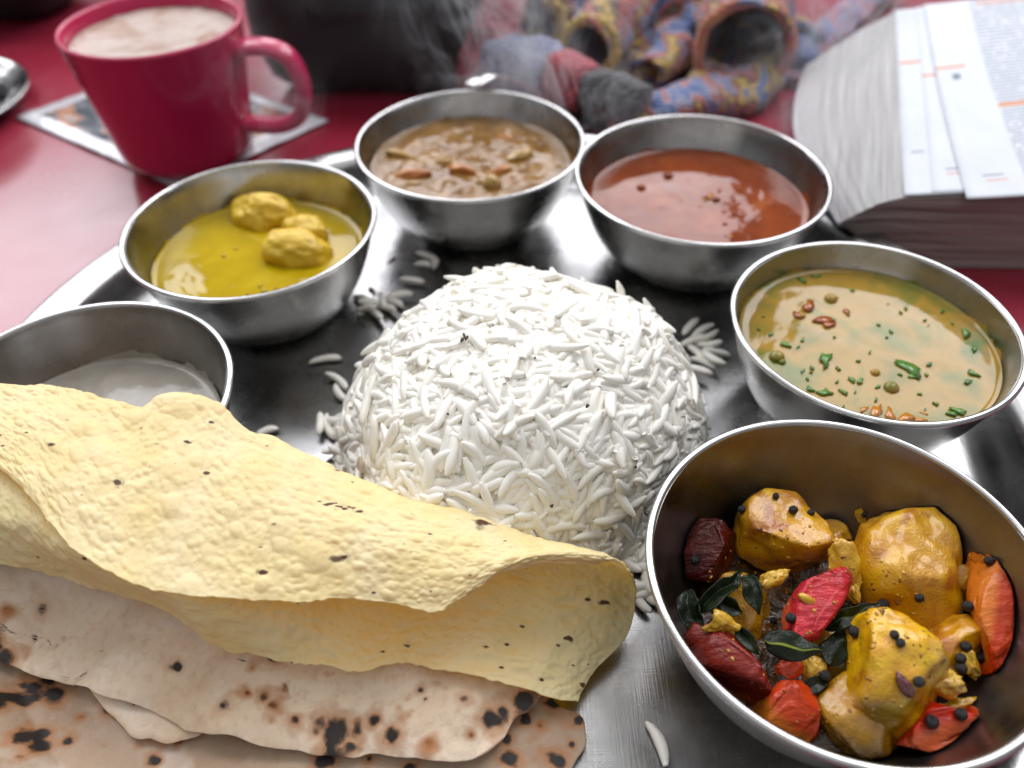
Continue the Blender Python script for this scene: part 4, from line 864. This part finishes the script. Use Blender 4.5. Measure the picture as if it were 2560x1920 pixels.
knit_ring('finger_edge', (.020, .532, .026), (-.45, -1, .2), .0165, .0034, ky, g2)
V, F = ico(4); V = V * np.array((.062, .075, .036)); V += .003 * np.stack([fbm(V, 50, 3, k) for k in range(3)], -1); V = V + np.array((.105, .60, .034)); V[:, 2] = np.maximum(V[:, 2], .001); obj('glove_palm', V, F, km.m, g2)
knit_tube('thumb_stub', [(.085, .478, .012), (.100, .500, .016), (.112, .53, .020)], [.012, .014, .016], km, g2, .9, seed=12)
for c_, s_, sd in [((.120, .535, .020), (.022, .030, .018), 3), ((.090, .500, .010), (.020, .018, .010), 6), ((.185, .53, .012), (.020, .035, .012), 9), ((.075, .535, .016), (.022, .028, .016), 12), ((.045, .560, .022), (.030, .030, .024), 15), ((.125, .478, .008), (.020, .022, .009), 18), ((.165, .575, .022), (.030, .040, .024), 21)]:
    V, F = ico(4); V = V * np.array(s_); V += .005 * np.stack([fbm(V, 60, 3, sd + k) for k in range(3)], -1); V = V + np.array(c_); V[:, 2] = np.maximum(V[:, 2], .001); obj('loose_fold', V, F, km.m, g2)
stp = thing('striped_mitten', (.03, .46, 0), 'striped blue, red and grey knitted cuff lying behind the stew bowl', 'mitten')
for a, b, r0, r1_, mt, sd in [((-.012, .494, .018), (.008, .480, .019), .0165, .0185, kl, 1), ((.008, .480, .019), (.030, .463, .0185), .0185, .0180, kl, 2), ((.030, .463, .0185), (.047, .448, .0175), .0178, .0165, kr, 3), ((.047, .448, .0175), (.072, .427, .0150), .0162, .0130, kd, 4)]:
    A, B = np.array(a), np.array(b); knit_tube('stripe', [tuple(A), tuple(A * .67 + B * .33), tuple(A * .33 + B * .67), tuple(B + (B - A) * .04)], [r0 * .93, (r0 + r1_) / 2 * 1.05, (r0 + r1_) / 2 * 1.05, r1_ * .92], mt, stp, .95, seed=sd * 5, hollow=False, n=18)
pkk = tag(knit_tube('pink_scarf', [(-.018, .480, .006), (-.016, .497, .030), (-.010, .525, .046), (.000, .57, .050), (.012, .63, .050)], [.012, .020, .024, .025, .026], kp, None, .8, seed=21, hollow=False, n=50), 'pinkish red knitted scarf roll between the black bag and gloves', 'scarf')
hp_ = tag(knit_tube('knitted_strap', [(.176, .487, .004), (.192, .512, .008), (.215, .545, .010), (.245, .585, .010), (.29, .64, .010)], [.010, .012, .012, .012, .012], kb, None, .4, seed=31, hollow=False, n=40), 'blue and red knitted band running back past the book corner', 'knitted band')
dk = tag(knit_tube('dark_scarf', [(.055, .434, .007), (.085, .438, .010), (.115, .452, .010), (.150, .475, .008), (.17, .52, .006)], [.010, .016, .018, .017, .012], km, None, .7, seed=41, hollow=False, n=30), 'dark grey knitted lump on the table behind the two back bowls', 'scarf')

# ------------------------------------------------------------------ thick open book at the right
bm_ = M('page_edges', (.62, .60, .58), .75)
suv = bm_.n('SeparateXYZ', Vector=bm_.n('TexCoord').outputs['UV']); cmb = bm_.n('CombineXYZ', X=bm_.math('MULTIPLY', suv.outputs[1], 130.0), Y=bm_.math('MULTIPLY', suv.outputs[0], 2.5))
ln = bm_.n('TexNoise', Scale=1.0, Detail=4.0, Vector=cmb.outputs[0]).outputs[0]
bm_.base(bm_.ramp(ln, [(.30, (.26, .24, .23)), (.5, (.44, .43, .425)), (.7, (.58, .57, .57))])); bm_.bump(ln, .7, .0015)
book = thing('open_book', (.25, .38, 0), 'thick open paperback book with fanned pages beside the plate', 'book')
NB = 40
A_ = catmull([tuple(ad(1815, 482, .0250)), tuple(ad(1728, 310, .0230)), tuple(ad(1722, 215, .021)), tuple(ad(1745, 140, .019))], NB)
B_ = catmull([tuple(ad(1953, 427, .0365)), tuple(ad(1945, 300, .039)), tuple(ad(1938, 150, .041)), tuple(ad(1930, 28, .0425))], NB)
C_ = catmull([tuple(ad(2030, 577, .0006)), (.215, .36, .0006), (.235, .43, .0006), (.25, .49, .0006)], NB)
D_ = np.stack([np.full(NB, .46), np.linspace(.283, .52, NB), np.full(NB, .0006)], -1); E_ = D_ + np.array((0, 0, .046)); E_[:, 2] += np.linspace(0, .004, NB)
nf = 26; t_ = np.linspace(0, 1, nf)
fe = A_[:, None] * (1 - t_)[None, :, None] + B_[:, None] * t_[None, :, None]; fe[:, :, 2] += (.0022 * np.sin(t_ * math.pi))[None]
steps = .0009 * vnoise(np.stack([t_ * 40, t_ * 0, t_ * 0], -1), 1, 3); fe[:, :, 0] += steps[None]
bt = C_[:, None] * (1 - np.linspace(0, 1, 10))[None, :, None] + A_[:, None] * np.linspace(0, 1, 10)[None, :, None]; bt[:, :, 2] -= (.004 * np.sin(np.linspace(0, 1, 10) * math.pi))[None]; bt[:, :, 2] = np.maximum(bt[:, :, 2], .0006)
tpp = B_[:, None] * (1 - np.linspace(0, 1, 14))[None, :, None] + E_[:, None] * np.linspace(0, 1, 14)[None, :, None]
ring = np.concatenate([bt[:, :-1], fe, tpp[:, 1:], D_[:, None]], 1); nrg = ring.shape[1]
V = ring.reshape(-1, 3); F = grid_faces(NB, nrg).tolist() + [[i * nrg + nrg - 1, (i + 1) * nrg + nrg - 1, (i + 1) * nrg, i * nrg] for i in range(NB - 1)]
uvv = np.zeros((NB, nrg, 2)); uvv[:, 9:9 + nf, 1] = np.linalg.norm(fe - B_[:, None], axis=2) / .055; uvv[:, :, 0] = np.linspace(0, 1, NB)[:, None]
body = obj('page_block', V, F, bm_.m, book, smooth=False, uv=uvv.reshape(-1, 2))
# front end of the block: horizontal page edges
nl_ = 24; cols = []
top_c = np.concatenate([fe[0], tpp[0, 1:]]); bot_c = np.concatenate([bt[0]]); xs = np.linspace(A_[0, 0] + .0004, .458, 70)
tz = np.interp(xs, top_c[:, 0], top_c[:, 2]); bz = np.interp(xs, np.r_[bt[0][::-1, 0], .46], np.r_[bt[0][::-1, 2], .0006]); yf = np.interp(xs, top_c[:, 0], top_c[:, 1])
vv2 = np.linspace(0, 1, nl_); Z_ = bz[:, None] * (1 - vv2)[None] + tz[:, None] * vv2[None]; Y_ = np.tile(yf[:, None], (1, nl_)) - .0004 + .0009 * vnoise(np.stack([Z_.ravel() * 900, xs.repeat(nl_) * 20, Z_.ravel() * 0], -1), 1, 6).reshape(70, nl_)
V = np.stack([np.tile(xs[:, None], (1, nl_)), Y_, Z_], -1).reshape(-1, 3)
be = M('page_ends', (.42, .33, .31), .8); suv2 = be.n('SeparateXYZ', Vector=be.n('TexCoord').outputs['UV']); cm2 = be.n('CombineXYZ', X=be.math('MULTIPLY', suv2.outputs[0], 4.0), Y=be.math('MULTIPLY', suv2.outputs[1], 90.0))
l2 = be.n('TexNoise', Scale=1.0, Detail=4.0, Vector=cm2.outputs[0]).outputs[0]; be.base(be.ramp(l2, [(.3, (.22, .165, .155)), (.6, (.40, .32, .30)), (.75, (.50, .42, .40))])); be.bump(l2, .7, .0015)
obj('page_ends', V, grid_faces(70, nl_), be.m, book, uv=np.stack(np.meshgrid(np.linspace(0, 1, 70), vv2, indexing='ij'), -1).reshape(-1, 2))
# cover
cvm = M('book_cover', (.45, .45, .52), .35)
Q = np.stack([A_ + np.array((-.0012, 0, -.0006)), A_ + np.array((.0045, 0, -.0026)), A_ * .5 + C_ * .5 - np.array((0, 0, .0052)), C_ + np.array((0, 0, -.0002))], 1); Q[:, :, 2] = np.maximum(Q[:, :, 2], .0004)
o = obj('cover', Q.reshape(-1, 3), grid_faces(NB, 4), cvm.m, book); solidify(o, .0008, 0)
def page(edge_front, edge_back, zf, zb, text, bars, seed, curl=.0):
    n1, n2 = 40, 40
    L0 = catmull([tuple(ad(edge_front[0], edge_front[1], zf)), tuple(ad(edge_front[0] * .66 + edge_back[0] * .34 + curl, edge_front[1] * .66 + edge_back[1] * .34, zf * .66 + zb * .34)), tuple(ad(edge_front[0] * .33 + edge_back[0] * .67 + curl, edge_front[1] * .33 + edge_back[1] * .67, zf * .33 + zb * .67)), tuple(ad(edge_back[0], edge_back[1], zb))], n1)
    R_ = np.stack([np.full(n1, .46), np.linspace(L0[0, 1] - .012, L0[-1, 1] + .012, n1), np.full(n1, zf + .010)], -1)
    s = np.linspace(0, 1, n2)[None, :, None]; P = L0[:, None] * (1 - s) + R_[:, None] * s; P[:, :, 2] += .004 * np.sin(s[:, :, 0] * math.pi) + .0004 * np.exp(-s[:, :, 0] * 30)
    uv = np.stack([P[:, :, 0] - L0[:, None, 0], np.tile(np.linspace(0, 1, n1)[:, None], (1, n2))], -1)
    k = M('printed_page', (.74, .76, .80), .7); sp_ = k.n('SeparateXYZ', Vector=k.n('TexCoord').outputs['UV']); u, v = sp_.outputs[0], sp_.outputs[1]
    c = k.mix(k.ramp(k.noise(40, 3), [(.3, 0.0), (.7, 1.0)]), (.58, .60, .64), (.63, .65, .69))
    def band(x, a, b): return k.math('MULTIPLY', k.math('GREATER_THAN', x, a), k.math('LESS_THAN', x, b))
    if text:
        fr = k.math('FRACT', k.math('MULTIPLY', v, 62.0)); lnm = k.math('LESS_THAN', fr, .5)
        wv = k.n('TexNoise', Scale=1.0, Detail=1.0, Vector=k.n('CombineXYZ', X=k.math('MULTIPLY', u, 480.0), Y=k.math('MULTIPLY', k.math('FLOOR', k.math('MULTIPLY', v, 62.0)), 3.7)).outputs[0]).outputs[0]
        par = k.n('TexNoise', Scale=1.0, Detail=0.0, Vector=k.n('CombineXYZ', X=3.0, Y=k.math('MULTIPLY', k.math('FLOOR', k.math('MULTIPLY', v, 22.0)), 2.3)).outputs[0]).outputs[0]
        msk = k.math('MULTIPLY', k.math('MULTIPLY', lnm, k.math('GREATER_THAN', wv, .40)), k.math('MULTIPLY', k.math('GREATER_THAN', u, text), k.math('GREATER_THAN', par, .36)))
        c = k.mix(k.math('MULTIPLY', msk, .75), c, (.20, .22, .30))
    for (u0, u1, v0, v1, col) in bars: c = k.mix(k.math('MULTIPLY', band(u, u0, u1), band(v, v0, v1)), c, col)
    k.base(c); k.set(Subsurface_Weight=.05)
    o = obj('page', P.reshape(-1, 3), grid_faces(n1, n2), k.m, book, uv=uv.reshape(-1, 2)); solidify(o, .00025, 0)
OR, GY = (.62, .25, .12), (.16, .18, .24)
page((1953, 424), (1932, 24), .0370, .0430, 0, [(.001, .02, .70, .712, OR), (.004, .010, .23, .236, GY)], 1)
page((2012, 418), (1978, 18), .0378, .0440, 0, [(.007, .016, .135, .141, GY), (.007, .016, .112, .118, OR), (.0, .02, .62, .632, OR)], 2)
page((2088, 431), (1995, 12), .0392, .0455, .026, [(.009, .018, .125, .131, GY), (.010, .019, .100, .106, OR), (.026, .2, .435, .455, OR), (.0, .016, .66, .672, OR), (.008, .012, .60, .63, GY), (.03, .2, .955, .97, OR)], 3, -6)

# ------------------------------------------------------------------ steam rising from the hot bowls
stm = bpy.data.materials.new('steam'); stm.use_nodes = True; nt_ = stm.node_tree; nt_.nodes.clear()
K = M.__new__(M); K.m = stm; K.t = nt_; K._tc = None; K.b = None; K.out = nt_.nodes.new('ShaderNodeOutputMaterial')
nz = K.noise(20, 4, K.co(scale=(1, .8, .55)), .6, 2.6)
wisp = K.ramp(nz, [(.49, 0.0), (.53, 1.0), (.58, .05), (.66, .0), (.72, .5)])
big = K.ramp(K.noise(6, 2, K.co(loc=(.4, .1, .7))), [(.42, 0.0), (.62, 1.0)])
gx = K.n('SeparateXYZ', Vector=nt_.nodes['Texture Coordinate'].outputs['Generated'])
def fall(c): return K.math('SUBTRACT', 1.0, K.math('POWER', K.math('ABSOLUTE', K.math('SUBTRACT', K.math('MULTIPLY', c, 2.0), 1.0)), 2.5))
den = K.math('MULTIPLY', K.math('MULTIPLY_ADD', K.math('MULTIPLY', wisp, big), 1.0, .0015), K.math('MULTIPLY', fall(gx.outputs[0]), K.math('MULTIPLY', fall(gx.outputs[1]), fall(gx.outputs[2]))))
pv = K.n('VolumePrincipled', Color=(.9, .9, .92, 1), Density=K.math('MULTIPLY', den, 75.0), Anisotropy=.3); nt_.links.new(pv.outputs[0], K.out.inputs['Volume'])
x0, x1, y0, y1, z0, z1 = -.13, .19, .31, .43, .048, .125
V = [(x, y, z) for x in (x0, x1) for y in (y0, y1) for z in (z0, z1)]
o = obj('steam', V, [[0, 1, 3, 2], [4, 6, 7, 5], [0, 4, 5, 1], [2, 3, 7, 6], [1, 5, 7, 3], [0, 2, 6, 4]], stm, smooth=False); tag(o, kind='stuff')
o.data.materials[0].cycles.volume_sampling = 'MULTIPLE_IMPORTANCE' if hasattr(o.data.materials[0].cycles, 'volume_sampling') else 'DISTANCE'
cy.volume_step_rate = .6; cy.volume_max_steps = 128
